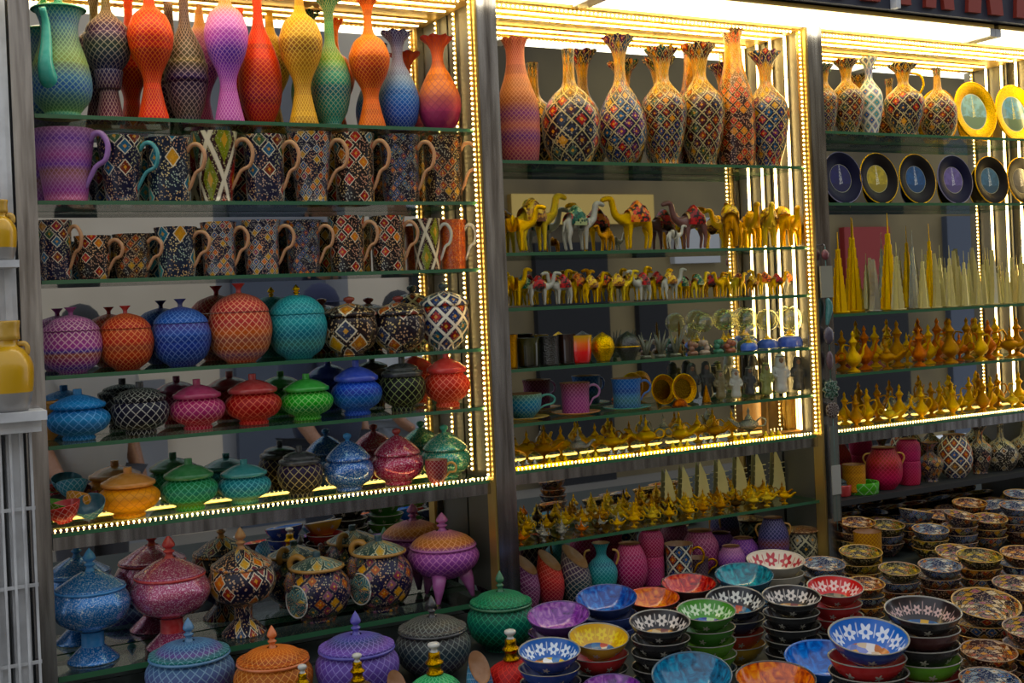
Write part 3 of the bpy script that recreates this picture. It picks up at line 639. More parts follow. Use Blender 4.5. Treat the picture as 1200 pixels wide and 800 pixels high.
# ======== left bay, lidded low pots ========
z = SZ[4]
def potlab(c): return c
S4 = [(101, 72, 454, 'pot', 'cyan', [(0, '1878b0'), (.12, '30a0d0'), (.5, '4888c0'), (.7, '3898d0'), (1, '2878b8')], dict(N=20, line='88b8e8', inner=.8), '2a90d0', 'sky blue lidded pot with a purple tinged lattice'),
      (167, 66, 446, 'black', 'bw', [(0, '080808'), (.5, '14102a'), (1, '1c1838')], dict(N=18, line='f0ece0', lw=.1, inner=.6), '0c0c14', 'black lidded pot with a bold white lattice and purple lid'),
      (232, 64, 443, 'pot', 'pk4', [(0, 'c82050'), (.15, 'd02848'), (.35, 'c03048'), (.55, 'c84880'), (1, 'b83068')], dict(N=22, line='f0b8b8', inner=.75), 'b03060', 'pink red lidded pot with a dotted lattice'),
      (296, 66, 437, 'pot', 'rd4', [(0, 'd02818'), (.2, 'c83020'), (.5, 'c02820'), (1, 'b82018')], dict(N=22, line='e88870', inner=.75), 'b01818', 'red lidded pot with a fine lattice'),
      (357, 62, 437, 'pot', 'gr4', [(0, '50c020'), (.15, '30a820'), (.4, '208a48'), (.6, '38b830'), (1, '28a828')], dict(N=24, line='b8e0a0', inner=.75), '28a428', 'bright green lidded pot with a pale lattice band'),
      (417, 60, 421, 'pot', 'bl4', [(0, '1850c0'), (.2, '2058b8'), (.5, '2868a8'), (.7, '1850c0'), (1, '1c50c8')], dict(N=24, line='6890d0', inner=.8), '1848c0', 'royal blue lidded pot'),
      (473, 54, 417, 'black', 'bk4', [(0, '080808'), (1, '0a0c0a')], dict(N=16, line='b8c888', lw=.09, inner=.6), '080808', 'black lidded pot with a pale green lattice'),
      (525, 54, 411, 'pot', 'or4', [(0, 'f06018'), (.2, 'e85018'), (.5, 'd84828'), (1, 'e84818')], dict(N=20, line='f8a890', inner=.8), 'e04010', 'bright orange lidded pot at the right end of its shelf')]
for cx, w, top, kd, k, st, kw, kc, lab in S4:
    loc, D, H = shelf_at(cx, .064, z, w, top)
    lidded('lidded_pot', 'pot', lab, loc, D, H, kd, [L(k, st, **kw), L(k+'l', kc, N=22, lw=.1, inner=.9, line=kw.get('line')) if k in ('bw', 'cyan') else glaze('k4'+k, kc), glaze('k4'+k, kc)])
for i, (cx, c, nm, Y) in enumerate([(57, 'd09010', 'ochre yellow', .112)]):
    for j in range(2):
        loc, D, H = shelf_at(cx+2*j, Y, z, 34, 480)
        if j: loc = (loc[0], loc[1], z+.042)
        bowl('bowl', nm+' small bowl, '+('upper' if j else 'lower')+' of two stacked behind the sky blue pot', loc, .052, [glaze('och', c), glaze('och', c), glaze('och', c)], .5)
# ======== left bay, lit bottom shelf ========
z = SZ[5]
S5 = [(153, 72, 546, 'pot', 'y5', [(0, 'f0b008'), (.5, 'f0a808'), (1, 'e89c08')], dict(N=20, line='a86008', inner=1.0, lw=.09), 'd89008', 'golden yellow lidded pot with a brown lattice'),
      (222, 66, 536, 'pot', 'g5', [(0, '28a838'), (.2, '90b830'), (.35, '188858'), (.6, '207868'), (.75, '108850'), (1, '0c7840')], dict(N=24, line='78c0a0', inner=.8), '0c7838', 'dark green lidded pot with a lime band'),
      (287, 62, 537, 'pot', 't5', [(0, '20a878'), (.2, 'b0d080'), (.35, '2898a0'), (.7, '209098'), (1, '108888')], dict(N=24, line='88d0d0', inner=.8), '108888', 'turquoise lidded pot with a pale green lower band'),
      (353, 54, 521, 'black', 'k5', [(0, '0a0a0a'), (.5, '181020'), (1, '301848')], dict(N=16, line='d8c890', lw=.1, inner=.6), '0c0810', 'small black lidded pot with a cream and purple lattice')]
for cx, w, top, kd, k, st, kw, kc, lab in S5:
    loc, D, H = shelf_at(cx, .082, z, w, top)
    lidded('lidded_pot', 'pot', lab, loc, D, H, kd, [L(k, st, **kw), glaze('k5'+k, kc), glaze('k5'+k, kc)])
G5 = [(410, 60, 506, glit_mat('blue5', '1058a0', 'b0c8e0'), '1888c8', 'glittering blue sugar pot with a bright blue rim'), (471, 62, 500, glit_mat('crim5', 'a02848', 'd8a0b0'), 'a01c28', 'glittering crimson sugar pot with a dark red knob'), (529, 60, 496, glit_mat('tealg5', '108878', 'c8d8b0'), '10a088', 'glittering teal green sugar pot at the right end of the lit shelf')]
for cx, w, top, m1, kc, lab in G5:
    loc, D, H = shelf_at(cx, .082, z, w, top); g = glaze('k5'+kc, kc)
    lidded('sugar_pot', 'pot', lab, loc, D, H, 'sugar', [m1, m1, g])
loc, D, H = shelf_at(513, .03, z, 26, 538)
mug('small_cup', 'small dark red cup with an ochre handle in front of the teal glitter pot', loc, D, H, L('cup5', [(0, '901020'), (1, '880c28')], N=16, lw=.1), glaze('ochre_handle', 'c89830'), 'tea', hz=(.85, .25), hr=.0025, cat='cup')
# tilted small cups at the left end
for i, (cx, Yb, dz, c, ci, tl, nm) in enumerate([(72, .112, .0, 'b83018', '3a1a10', .5, 'red'), (68, .06, .0, '70b818', '58a018', .5, 'lime green'), (91, .07, .004, 'd89818', 'c88818', .9, 'yellow'), (86, .105, .03, '48909c', '3a8088', .6, 'grey blue'), (104, .10, .0, '902010', '701808', .7, 'dark red'), (76, .025, .0, 'd84010', 'c83810', .3, 'orange'), (108, .04, .004, '38808c', '285a68', .95, 'teal')]):
    X = Xat(cx, Yb, z+.03)
    bowl('small_bowl', nm+' small bowl tilted in the heap left of the yellow pot', (X, Yb, z+.014+dz), .056+.004*(i % 3), [L('tb%d' % i, c, N=14, lw=.1), glaze('tbi%d' % i, ci), glaze('tbi%d' % i, ci)], .5, tilt=(tl*.6, .4+i*.9))
# ======== left bay, inner counter: large lidded jars ========
z = ZA
loc, D, H = shelf_at(109, .075, z, 88, 640); g1 = glit_mat('bluej', '1470b0', 'a8c0d8'); bb = glaze('jar_blue', '1888c8')
lidded('goblet_jar', 'jar', 'tall glittering sky blue goblet shaped jar with pointed lid, leftmost on the lower shelf', loc, D, H, 'goblet', [g1, g1, bb, bb])
loc, D, H = shelf_at(199, .075, z, 90, 625); g1 = glit_mat('crimj', 'a04868', 'd8b0c0'); bb = glaze('jar_red', 'c01828')
lidded('goblet_jar', 'jar', 'tall glittering crimson goblet shaped jar with a red spear knob', loc, D, H, 'goblet', [g1, g1, bb, bb])
loc, D, H = shelf_at(286, .075, z, 78, 616); m1 = mos_mat('gob', '141028', ['c87030', '8a2c20', 'c89c50', '6a2838', '304868'], N=11, stretch=.8)
lidded('goblet_jar', 'jar', 'dark mosaic goblet shaped jar with a tan pointed knob', loc, D, H, 'goblet', [m1, m1, peach, mos_mat('gobr', '281838', ['c88050', 'd8a070'], N=24)])
def teapot(cx, w, top, lab, y0=.075):
    loc, D, H = shelf_at(cx, y0, ZA, w, top)
    t = thing('teapot', 'teapot', lab, loc, -.64); reg([t], loc[0], loc[1], D/2, loc[2])      # local x = towards the right of the shop front
    m1 = mos_mat('tpot', '120c34', ['7a3048', 'c89038', '3a4a40', '8a5a70', 'a85830'], N=13, line='6a6050', lw=.05)
    part('body', MB().lathe(sm([(r*D/2, q*H) for r, q in LP['teapot'][0]], 3), 48), m1, t)
    l = part('lid', MB().lathe(sm([(r*D/2, q*H+.0006) for r, q in LP['teapot'][1]], 3), 40), mos_mat('tlid', '304848', ['688888', 'c0a060', '385858'], N=10, line='d8d4c0', stretch=.6), t)
    part('knob', knob(MB(), .15*D/2, .91*H-.002, .09*H, 0, 'cap'), glaze('knob_teal', '1c4858'), l)
    part('rim', MB().tube([(math.cos(a)*.40*D, math.sin(a)*.40*D, .765*H) for a in [2*PI*i/40 for i in range(41)]], .0035, 8), glaze('ochre_rim', 'b08028'), t)
    part('spout', MB().tube(sm([(-.30*D, -.30*D, .52*H), (-.33*D, -.38*D, .60*H), (-.31*D, -.40*D, .70*H), (-.33*D, -.42*D, .76*H)], 3), [.014-.0011*i for i in range(10)], 12), m1, t)
    R = .115*D
    part('handle', MB().tube([(-.32*D+math.cos(a)*R, 0.02*D, .80*H+math.sin(a)*R) for a in [-.7+4.6*i/18 for i in range(19)]], .0062, 10), glaze('ochre_h', 'c08a20'), t, 'ochre ring shaped handle')
    # oval medallion on the belly
    md = MB(); pr = [(0, .0035), (.016, .0032), (.023, .0018), (.0265, -.001)]
    M = Matrix.Translation((-.20*D, -.435*D, .36*H)) @ Matrix.Rotation(-.42, 4, 'Z') @ Matrix.Rotation(PI/2, 4, 'X') @ Matrix.Diagonal((1, 1.15, 1, 1))
    md.lathe(sm(pr, 3), 28, 0, M); 
    part('medallion', md, mos_mat('med', '1c4a50', ['c05838', '386870', 'c8a050'], N=6, line='a8b8a0'), t, 'teal oval medallion with a white outline')
    part('medallion_edge', MB().tube([tuple(M @ Vector((math.cos(a)*.027, math.sin(a)*.027, 0))) for a in [2*PI*i/28 for i in range(29)]], .0016, 6), whiteg, t)
teapot(374, 76, 645, 'dark blue mosaic teapot with ochre rim on its lid, beside the goblet jar')
teapot(451, 76, 625, 'dark blue mosaic teapot with a blue knob, right one of the two')
loc, D, H = shelf_at(525, .075, z, 84, 598)
m1 = L('tri', [(0, 'a050a8'), (.5, 'b060b8'), (1, 'b868b0')], N=30, line='e0a0c8', lw=.15); l1 = L('tril', [(0, 'b060b0'), (.3, 'd08050'), (.6, 'd08850'), (1, 'c070a0')], N=26, line='e8b898'); pk = glaze('tri_pink', 'b868a8')
t = lidded('tripod_jar', 'jar', 'large orchid pink lidded jar on three pointed legs', loc, D, H, 'tripod', [m1, l1, pk, pk])
for a in (-1.9, -.1, 1.9+.3):
    x, y = math.cos(a-.35)*.27*D, math.sin(a-.35)*.27*D
    part('leg', MB().tube([(x, y, .33*H), (x*1.22, y*1.22, .2*H), (x*1.45, y*1.45, .002)], [.017, .013, .004], 14), pk, t)
# ======== front table, left: big lidded pots ========
def table_at(px, py_top, w, H, zb=ZB):
    X, Y, d = ground(px, py_top, zb+H); return (X, Y, zb+.0006), w*d/FPX
B1 = [(220, 722, 102, 0.153, 'b1', [(0, '504890'), (.3, '7858a8'), (.6, '606098'), (1, '487090')], [(0, '307888'), (.25, '308078'), (.5, '705898'), (.8, '486898'), (1, '4878a0')], '5080a8', '98b8c8', 'big violet and teal lidded pot in front of the crimson goblet jar'),
      (318, 731, 92, 0.143, 'b2', [(0, 'c85018'), (.6, 'd88038'), (1, 'c87838')], [(0, 'd06820'), (.5, 'c06838'), (1, 'd07020')], 'd87820', 'e8b070', 'big orange lidded pot with an orange spear knob'),
      (416, 715, 98, 0.153, 'b3', [(0, '2838a0'), (.4, '3040a8'), (.55, '7860b8'), (1, '7058a8')], [(0, '6058b8'), (.4, '7858a8'), (.8, '405088'), (1, '5048a0')], '5048a8', 'a098d0', 'big blue violet lidded pot with a violet spear knob'),
      (505, 696, 88, 0.148, 'b4', [(0, '282830'), (.35, '484050'), (.6, '304850'), (1, '4a4840')], [(0, '101010'), (.15, '585850'), (.5, '484840'), (1, '303030')], '181818', '98a098', 'big dark grey lidded pot with a multicoloured lattice'),
      (585, 667, 80, 0.153, 'b5', [(0, '084838'), (.4, '106848'), (.6, '207868'), (1, '0c7048')], [(0, '085838'), (.2, '0c6040'), (.5, '188858'), (1, '0c6840')], '0c6a40', '50b088', 'big emerald green lidded pot beside the steel post')]
for cx, top, w, H, k, st, st2, kc, ln, lab in B1:
    loc, D = table_at(cx, top, w, H); kk = glaze('kn'+k, kc)
    lidded('lidded_pot', 'pot', lab, loc, D, H, 'dome', [L(k, st, N=28, line=ln), L(k+'l', st2, N=28, line=ln), kk, kk])
# perfume bottles
brass = gold_mat('bottle_brass', 'b08830', .3)
for cx, top, w, H, c, ln, lab in [(508, 752, 66, .125, '28a868', 'a0e8b0', 'green lattice perfume bottle with brass neck and clear stopper'), (600, 738, 62, .125, 'b8101c', 'e05048', 'red perfume bottle with brass neck and white stopper'), (354, 778, 48, .11, '6a1018', 'a04040', 'dark red perfume bottle, mostly below the picture edge'), (418, 764, 52, .11, '403018', 'a08040', 'brown perfume bottle with a flower stopper before the violet pot')]:
    loc, D = table_at(cx, top, w, H)
    t = thing('perfume_bottle', 'bottle', lab, loc); reg([t], loc[0], loc[1], D/2, loc[2])
    part('body', MB().lathe(sm([(0, 0), (.3*D, 0), (.3*D, 0), (.45*D, .12*H), (.5*D, .3*H), (.42*D, .46*H), (.2*D, .56*H), (.13*D, .58*H)], 3), 36), L('pf'+c, c, N=20, line=ln, lw=.15), t)
    part('collar', MB().lathe(sm([(.13*D, .57*H), (.16*D, .6*H), (.12*D, .64*H), (.12*D, .7*H), (.17*D, .73*H), (.11*D, .78*H), (.10*D, .86*H), (0, .88*H)], 3), 24), brass, t)
    part('stopper', knob(MB(), .11*D, .87*H, .13*H), glaze('stopper', 'd0d0c8', .15), t)
# pointed slipper shaped cups
for cx, top, w, c, lab in [(464, 778, 30, 'b85048', 'salmon pointed slipper shaped holder between violet and grey pots'), (562, 758, 34, '4888b0', 'light blue pointed slipper shaped holder before the green pot')]:
    H = .11; loc, D = table_at(cx, top, w, H)
    t = thing('slipper_holder', 'holder', lab, loc, -.6); reg([t], loc[0], loc[1], D/2, loc[2])
    o = part('body', MB().lathe(sm([(0, 0), (.7*D/2, 0), (.7*D/2, 0), (D/2, .15*H), (.95*D/2, .45*H), (.8*D/2, .62*H), (.75*D/2, .7*H)], 3), 30, slant=(-1.3, .35, -1.)), L('sl'+c, c, N=16), t)
    part('opening', MB().lathe(sm([(0.0005, .6*H), (.5*D/2, .62*H), (.74*D/2, .702*H)], 3), 30, slant=(-1.3, .35, -1.)), brownin, t, 'brown slanted opening')
# ======== middle bay, top shelf vases ========
z = TZ[0]
TOP_GLOW = ('e8b020', .45, .85)  # golden light from above, painted into the upper vase colour
TP = [['20283a', '9a2c1c', '3a1014', '4a6050', 'c8902c'], ['1c4868', '5a1c50', 'a02c20', '182a60', 'b08838'], ['7a2818', '202858', 'c8862c', '1c504c', '481020'], ['4a1014', '8a3c18', '4c5830', '1a1a30', 'b88030']]
tm = [mos_mat('t%d' % i, ['10101c', '101030', '181018', '200c0c'][i], p, 'c0b080', N=[9, 10, 12, 10][i], top=TOP_GLOW, net=True, lw=.035) for i, p in enumerate(TP)]
V2 = [(609, 56, 46, 'tallv', 'SAL', 8, 'tall salmon and violet vase at the left end of the middle bay'), (671, 74, 58, 'straight', 0, None, 'wide mosaic vase with a straight narrow neck'), (731, 62, 44, 'low', 1, 8, 'dark blue mosaic vase with a flared ruffled mouth'),
      (784, 58, 57, 'wide_top', 2, 8, 'mosaic vase with golden light painted on its shoulders and wide ruffled mouth'), (838, 60, 54, 'wide_top', 3, 8, 'dark brown mosaic vase with a ruffled mouth, middle bay'), (873, 50, 33, 'tallv', 'BR', 8, 'tallest red brown mosaic vase of the middle bay'), (915, 54, 62, 'wide_top', 1, 8, 'blue based mosaic vase at the right end of the middle bay')]
for cx, w, top, kd, mi, ruf, lab in V2:
    loc, D, H = shelf_at(cx, .065, z, w*.93, top)
    if mi == 'SAL': m1 = L('sal2', [(0, '802850'), (.1, 'b85860'), (.2, '8a4888'), (.28, 'c87060'), (.38, '884078'), (.48, 'c87848'), (.62, 'd08858'), (.8, 'c87060'), (1, 'b85848')], N=28, line='e0a880')
    elif mi == 'BR': m1 = mos_mat('br', '2c0c08', ['a83018', '7a1c14', 'c8802c', 'c05018'], 'c89858', N=12, top=TOP_GLOW)
    else: m1 = tm[mi]
    vase('vase', 'vase', lab, loc, D, H, kd, [m1], ruf=ruf)
# ======== camels ========
def skinned(name, pts, edges, radii, mats, sub=2, root=0):
    """one continuous body grown from a skeleton"""
    me = bpy.data.meshes.new(name); me.from_pydata(pts, edges, []); o = bpy.data.objects.new('tmp', me); COL.objects.link(o)
    sk = o.modifiers.new('s', 'SKIN'); sk.use_smooth_shade = True
    for i, r in enumerate(radii):
        q = me.skin_vertices[0].data[i]; q.radius = (r, r) if not isinstance(r, tuple) else r; q.use_root = (i == root)
    if sub: sb = o.modifiers.new('b', 'SUBSURF'); sb.levels = sub; sb.render_levels = sub
    dg = bpy.context.evaluated_depsgraph_get(); nm = bpy.data.meshes.new_from_object(o.evaluated_get(dg)); nm.name = name
    bpy.data.objects.remove(o)
    for mm in mats: nm.materials.append(mm)
    return nm
def camel_mesh(mat_):   # height 1 at the head, facing -x
    P = [(0, 0, .56), (-.16, 0, .56), (.18, 0, .55), (.0, 0, .78), (-.30, 0, .54), (-.42, 0, .60), (-.46, 0, .76), (-.49, 0, .91), (-.60, 0, .90), (-.69, 0, .86),   # body, hump, neck, head, muzzle
         (-.17, .08, .44), (-.17, .09, .25), (-.16, .09, .03), (-.17, -.08, .44), (-.19, -.09, .25), (-.20, -.09, .03),
         (.18, .09, .42), (.23, .09, .25), (.19, .09, .03), (.18, -.09, .42), (.21, -.09, .25), (.17, -.09, .03), (.25, 0, .55), (.29, 0, .36)]
    Ed = [(0, 1), (0, 2), (0, 3), (1, 4), (4, 5), (5, 6), (6, 7), (7, 8), (8, 9), (1, 10), (10, 11), (11, 12), (1, 13), (13, 14), (14, 15), (2, 16), (16, 17), (17, 18), (2, 19), (19, 20), (20, 21), (2, 22), (22, 23)]
    Rr = [.165, .15, .14, .085, .095, .075, .058, .066, .055, .038, .06, .034, .028, .06, .034, .028, .066, .036, .028, .066, .036, .028, .03, .013]
    return skinned('camel_body', P, Ed, Rr, [mat_], 1)
def saddle_mesh(m1, m2):
    mb = MB()
    T = Matrix.Translation((0.0, 0, .56)); n = 12; pr = []
    for a, (w0, rr, mi) in enumerate(((.15, .185, 0), (.19, .172, 1))):
        b0 = len(mb.v); rows = 7
        for i in range(rows):
            x = -w0+2*w0*i/(rows-1)
            for j in range(n):
                th = -.25+(PI+.5)*j/(n-1)
                hump = .13*math.exp(-(x/.09)**2)*max(0, math.sin(th))**2
                r = rr*(1-.35*(x/.3)**2)+hump
                sc = .012*math.cos(j*0)+(.02*math.sin(i*3.1) if j in (0, n-1) else 0)
                mb.v.append(Vector((x, math.cos(th)*r*.98, .56+math.sin(th)*(r+ .0)-(0.03 if j in (0, n-1) else 0))))
        for i in range(rows-1):
            for j in range(n-1):
                q = b0+i*n+j; mb.f.append((q, q+1, q+n+1, q+n)); mb.mi.append(mi); mb.uv += [(i/rows, j/n), (i/rows, (j+1)/n), ((i+1)/rows, (j+1)/n), ((i+1)/rows, j/n)]
    return mb.mesh('saddle', [m1, m2])
cm = {k: camel_mesh(m_) for k, m_ in (('white', glaze('camel_white', 'b8b4a4', .3)), ('gold', gold), ('brown', glaze('camel_brown', '6a2c10', .3)), ('pale', palegold), ('brass', gold2))}
def spat(key, a, b_, c):
    if key in MC: return MC[key]
    b = NB('saddle_'+key, .4); u, v = b.uv(); vd, vc = b.voro(b.objc(), 14.); b.color(b.mix(b.step(vd, .3, .45), a, b.mix(b.step(b.noise(b.objc(), 9.), .45, .55), b_, c))); MC[key] = b.m; return b.m
sd = {'green': saddle_mesh(spat('g', '0c3c28', '206048', 'a8b080'), spat('g2', '0c5048', '0c3c28', 'c03820')), 'orange': saddle_mesh(spat('o', 'd04818', 'e8902c', '281810'), spat('o2', 'c83c10', 'e87820', 'e0a040')), 'red': saddle_mesh(spat('r', '901410', 'b82418', '201010'), spat('r2', 'a01c18', '701010', 'd0b070')),
      'gold': saddle_mesh(spat('y', 'c89020', 'e8c050', '6a4010'), spat('y2', 'b07c18', 'e8c050', '805010'))}
def camel(cx, top, Y, z, body, sad, lab, flip=False, rz=-.1, group=None, nm='camel_figurine'):
    X = Xat(cx, Y, z); _, py, d = proj(X, Y, z); H = (py-top)*d/FPX
    t = thing(nm, 'figurine', lab, (X, Y, z+.0005), rz+(PI if flip else 0), group); t.scale = (H, H, H)
    part('body', cm[body], None, t)
    if sad: part('saddle', sd[sad], None, t)
    return t
z = TZ[1]
for a in [(625, 222, .07, 'pale', 'gold', 'large pale gold camel at the left end of the camel shelf', True, .1), (602, 238, .03, 'gold', None, 'small gold camel before the large pale gold one', True, -.5), (676, 232, .06, 'white', 'green', 'white camel with a green and red saddle cloth, head to the right', True, .1), (748, 226, .06, 'gold', 'orange', 'gold camel with an orange and black saddle cloth', False, -.1),
          (713, 262, .025, 'brass', None, 'small brass camel foal between the white and orange saddled camels', False, .2), (789, 262, .025, 'white', None, 'small white camel foal before the red saddled brown camel', True, 0.), (814, 232, .085, 'brown', 'red', 'brown camel with a dark red saddle cloth', False, -.1), (857, 232, .036, 'brass', 'gold', 'brass camel with a gold saddle right of the brown camel', True, 1.0),
          (882, 236, .108, 'gold', None, 'gold camel, left one of the cluster by the lit strips', False, 1.1), (902, 236, .04, 'pale', 'gold', 'pale gold camel in the middle of the cluster by the lit strips', False, 1.0), (918, 234, .085, 'gold', 'gold', 'gold saddled camel behind the cluster front, near the right post', True, 1.2), (932, 240, .04, 'gold', None, 'gold camel nearest the right post on the camel shelf', False, 1.0)]:
    camel(a[0], a[1], a[2], z, a[3], a[4], a[5], a[6], a[7])
z = TZ[2]; sm_s = ['green', 'red', 'red', 'orange', 'gold', 'red']
for i in range(22):
    cx = 600+i*15.6+R0.uniform(-2, 2); bd = R0.choice(['white', 'gold', 'gold', 'pale', 'brass']) if i != 2 else 'white'
    s_n = [None, 'green', 'red', 'red', 'red', 'orange', 'gold', 'orange'][i] if i < 8 else R0.choice(['red', 'orange', 'gold', None, 'red', 'green'])
    camel(cx, 308+R0.uniform(-2, 7)+(6 if i > 12 else 0)+(5-i*.25), [.035, .095][i % 2], z, bd, s_n, 'small %s camel %s, %s on the small camel shelf' % ({'pale': 'pale gold'}.get(bd, bd), ('with %s saddle' % s_n) if s_n else 'without saddle', nth(i)), i % 3 != 1, R0.uniform(-.3, .3), 'small camel figurines on the third shelf of the middle bay', 'camel_figurine')
# ======== cups, ornaments and globes ========
z = TZ[3]
def ombre(key, st): 
    if key in MC: return MC[key]
    b = NB('ombre_'+key, .18, coat=.6); b.color(b.ramp(b.gen(), st)); MC[key] = b.m; return b.m
for cx, w, top, m1, lab in [(600, 26, 392, gold2, 'small brass cup at the left end below the small camels'), (622, 28, 396, ombre('olv', [(0, '141008'), (1, '3a3a14')]), 'dark olive cup left of the dark silver one'), (642, 26, 394, oldsilver, 'dark silver cup in the row of small cups'), (660, 22, 392, ombre('dbr', [(0, '1a0a08'), (1, '301a10')]), 'dark brown cup beside the red and yellow tumbler')]:
    loc, D, H = shelf_at(cx, .05, z, w, top); mug('small_cup', lab, loc, D, H, m1, m1, 'straight', rz=1.2, hr=.002, cat='cup', inm=darkin)
loc, D, H = shelf_at(679, .05, z, 32, 393)
mug('tumbler', 'glossy tumbler fading from yellow to red', loc, D, H, ombre('ry', [(0, 'b80c0c'), (.4, 'e02818'), (.7, 'f07818'), (1, 'd8b020')]), ombre('ry2', [(0, 'e02818'), (1, 'e07818')]), 'barrel', rz=2.2, cat='cup', hr=.002)
for cx, w, top, m1, lab in [(707, 28, 389, gold, 'golden round ornament ball beside the red tumbler'), (736, 30, 388, oldsilver, 'dark silver round lidded ball')]:
    loc, D, H = shelf_at(cx, .05, z, w, top)
    t = thing('round_ornament', 'ornament', lab, loc); part('ball', MB().lathe(sm([(0, 0), (.25*D, 0), (.3*D, .04*H), (.5*D, .42*H), (.42*D, .75*H), (.1*D, .95*H), (0, H)], 3), 28), m1, t)
    part('band', MB().tube([(math.cos(a)*.5*D, math.sin(a)*.5*D, .45*H) for a in [2*PI*i/24 for i in range(25)]], .0015, 6), gold, t)
# spiky clear coral ornaments
cg = glaze('smoky_crystal', '5a5a40', .1)
for k, cx in enumerate((757, 774, 792)):
    X = Xat(cx, .05, z); mb = MB()
    for i in range(9):
        a = R0.uniform(0, 6.28); q = R0.uniform(.15, .5); h = R0.uniform(.035, .062)
        mb.tube([(0, 0, .003), (math.cos(a)*q*h*.5, math.sin(a)*q*h*.5, h*.55), (math.cos(a)*q*h, math.sin(a)*q*h, h)], [.004, .003, .0006], 6)
    mb.lathe([(0, 0), (.014, 0), (.012, .005), (0, .006)], 16)
    single('crystal_ornament', mb, cg, 'ornament', '%s spiky smoky crystal ornament left of the shell pieces' % ['leftmost', 'middle', 'rightmost'][k], (X, .05, z+.0005))
single('obelisk_ornament', MB().lathe([(0, 0), (.008, 0), (.008, .006), (.004, .008), (.0025, .07), (0, .078)], 8), gold_mat('bronze', '6a5030', .4), 'ornament', 'thin bronze obelisk standing between crystal and shell pieces', (Xat(797, .1, z), .1, z+.0005))
for k, (cx, c) in enumerate(((812, '8a5838'), (826, 'b8a088'), (842, '1c7050'), (856, 'a05028'))):
    X = Xat(cx, .05, z); mb = MB()
    mb.lathe([(0, 0), (.013, 0), (.013, .004), (.009, .008), (0, .009)], 16)
    for i in range(7): mb.ball((R0.uniform(-.009, .009), R0.uniform(-.006, .006), .010+R0.uniform(0, .016)), .007, 0, 8)
    single('shell_ornament', mb, glaze('sh'+c, c), 'ornament', ['brown', 'cream', 'green', 'rust'][k]+' clustered shell ornament before the glass globes', (X, .05, z+.0005))
def globe(cx, w, top, Y, base_c, lab, inner):
    loc, D, H = shelf_at(cx, Y, z, w, top)
    t = thing('snow_globe', 'globe', lab, loc); R = D/2
    part('base', MB().lathe(sm([(0, 0), (.85*R, 0), (.9*R, .1*R), (.9*R, .5*R), (.6*R, .8*R), (0, .82*R)], 2), 28), glaze('gb'+base_c, base_c), t)
    part('dome', MB().lathe([(R*math.sin(a), H-R-R*math.cos(a)) for a in [.35+(PI-.35)*i/14 for i in range(15)]], 28), clear, t, 'clear glass ball')
    mb = MB(); 
    for i in range(5): mb.tube([(R*.12*(i-2), 0, .8*R), (R*.12*(i-2), 0, (1.1+.5*(2-abs(i-2))/2)*R)], [R*.06, R*.02], 6)
    mb.lathe([(0, .78*R), (.4*R, .8*R), (.3*R, .92*R), (0, .95*R)], 12)
    part('miniature_scene', mb, inner, t)
for a in [(825, 24, 366, .09, '202820', 'glass globe on a dark base behind the cream shells'), (850, 26, 362, .09, '3a2c18', 'glass globe on a brown base, second from the left'), (878, 22, 378, .035, '1060c0', 'small glass globe on a bright blue base, front left'), (876, 26, 361, .1, '3a5a20', 'glass globe behind the small blue based one'), (900, 26, 362, .07, '1058b8', 'glass globe on a blue base in the middle of the row'), (926, 32, 358, .06, '0c50b8', 'largest glass globe on a blue base near the right post')]:
    globe(*a[:5], a[5], palegold)
# ---- shelf of cups, plates and robed figures
z = TZ[4]
for cx, w, top, m1, hm, mk, sc_, lab in [(614, 44, 460, L('tc1', [(0, '186880'), (.4, '2878a8'), (.7, '3890a8'), (1, '80a070')], N=22, line='a0c8b0'), glaze('tc1h', '208878'), 'tea', 'b89830', 'blue teacup with a green handle on an ochre rimmed saucer'), (675, 36, 447, L('tc2', [(0, '984080'), (.6, '984878'), (1, '804038')], N=22, line='c890a8'), glaze('tc2h', 'a06898'), 'straight', 'b87838', 'mauve cup with a curled handle on a saucer'), (735, 36, 442, L('tc3', [(0, '184878'), (.3, '508080'), (.6, '2858a0'), (1, '3068b0')], N=20, line='80a0c0'), glaze('tc3h', '2858a0'), 'straight', '188880', 'blue lattice cup on a teal saucer')]:
    loc, D, H = shelf_at(cx, .06, z, w, top); loc = (loc[0], loc[1], z+.0075)
    s_ = .054
    single('saucer', MB().lathe(sm([(0, 0), (.4*s_, 0), (.4*s_, 0), (.75*s_, .003), (s_, .0065), (s_*.98, .008), (.7*s_, .0055), (.4*s_, .003), (0, .003)], 2), 36), glaze('sc'+mk+sc_, sc_), 'saucer', {'b89830': 'ochre saucer under the blue teacup', 'b87838': 'tan saucer under the mauve cup', '188880': 'teal saucer under the blue lattice cup'}[sc_], (loc[0], loc[1], z+.0005))
    mug('teacup', lab, (loc[0], loc[1], z+.0042), D, H-.006, m1, hm, mk, rz=-.2, hr=.0028, cat='cup', hout=D*.42)
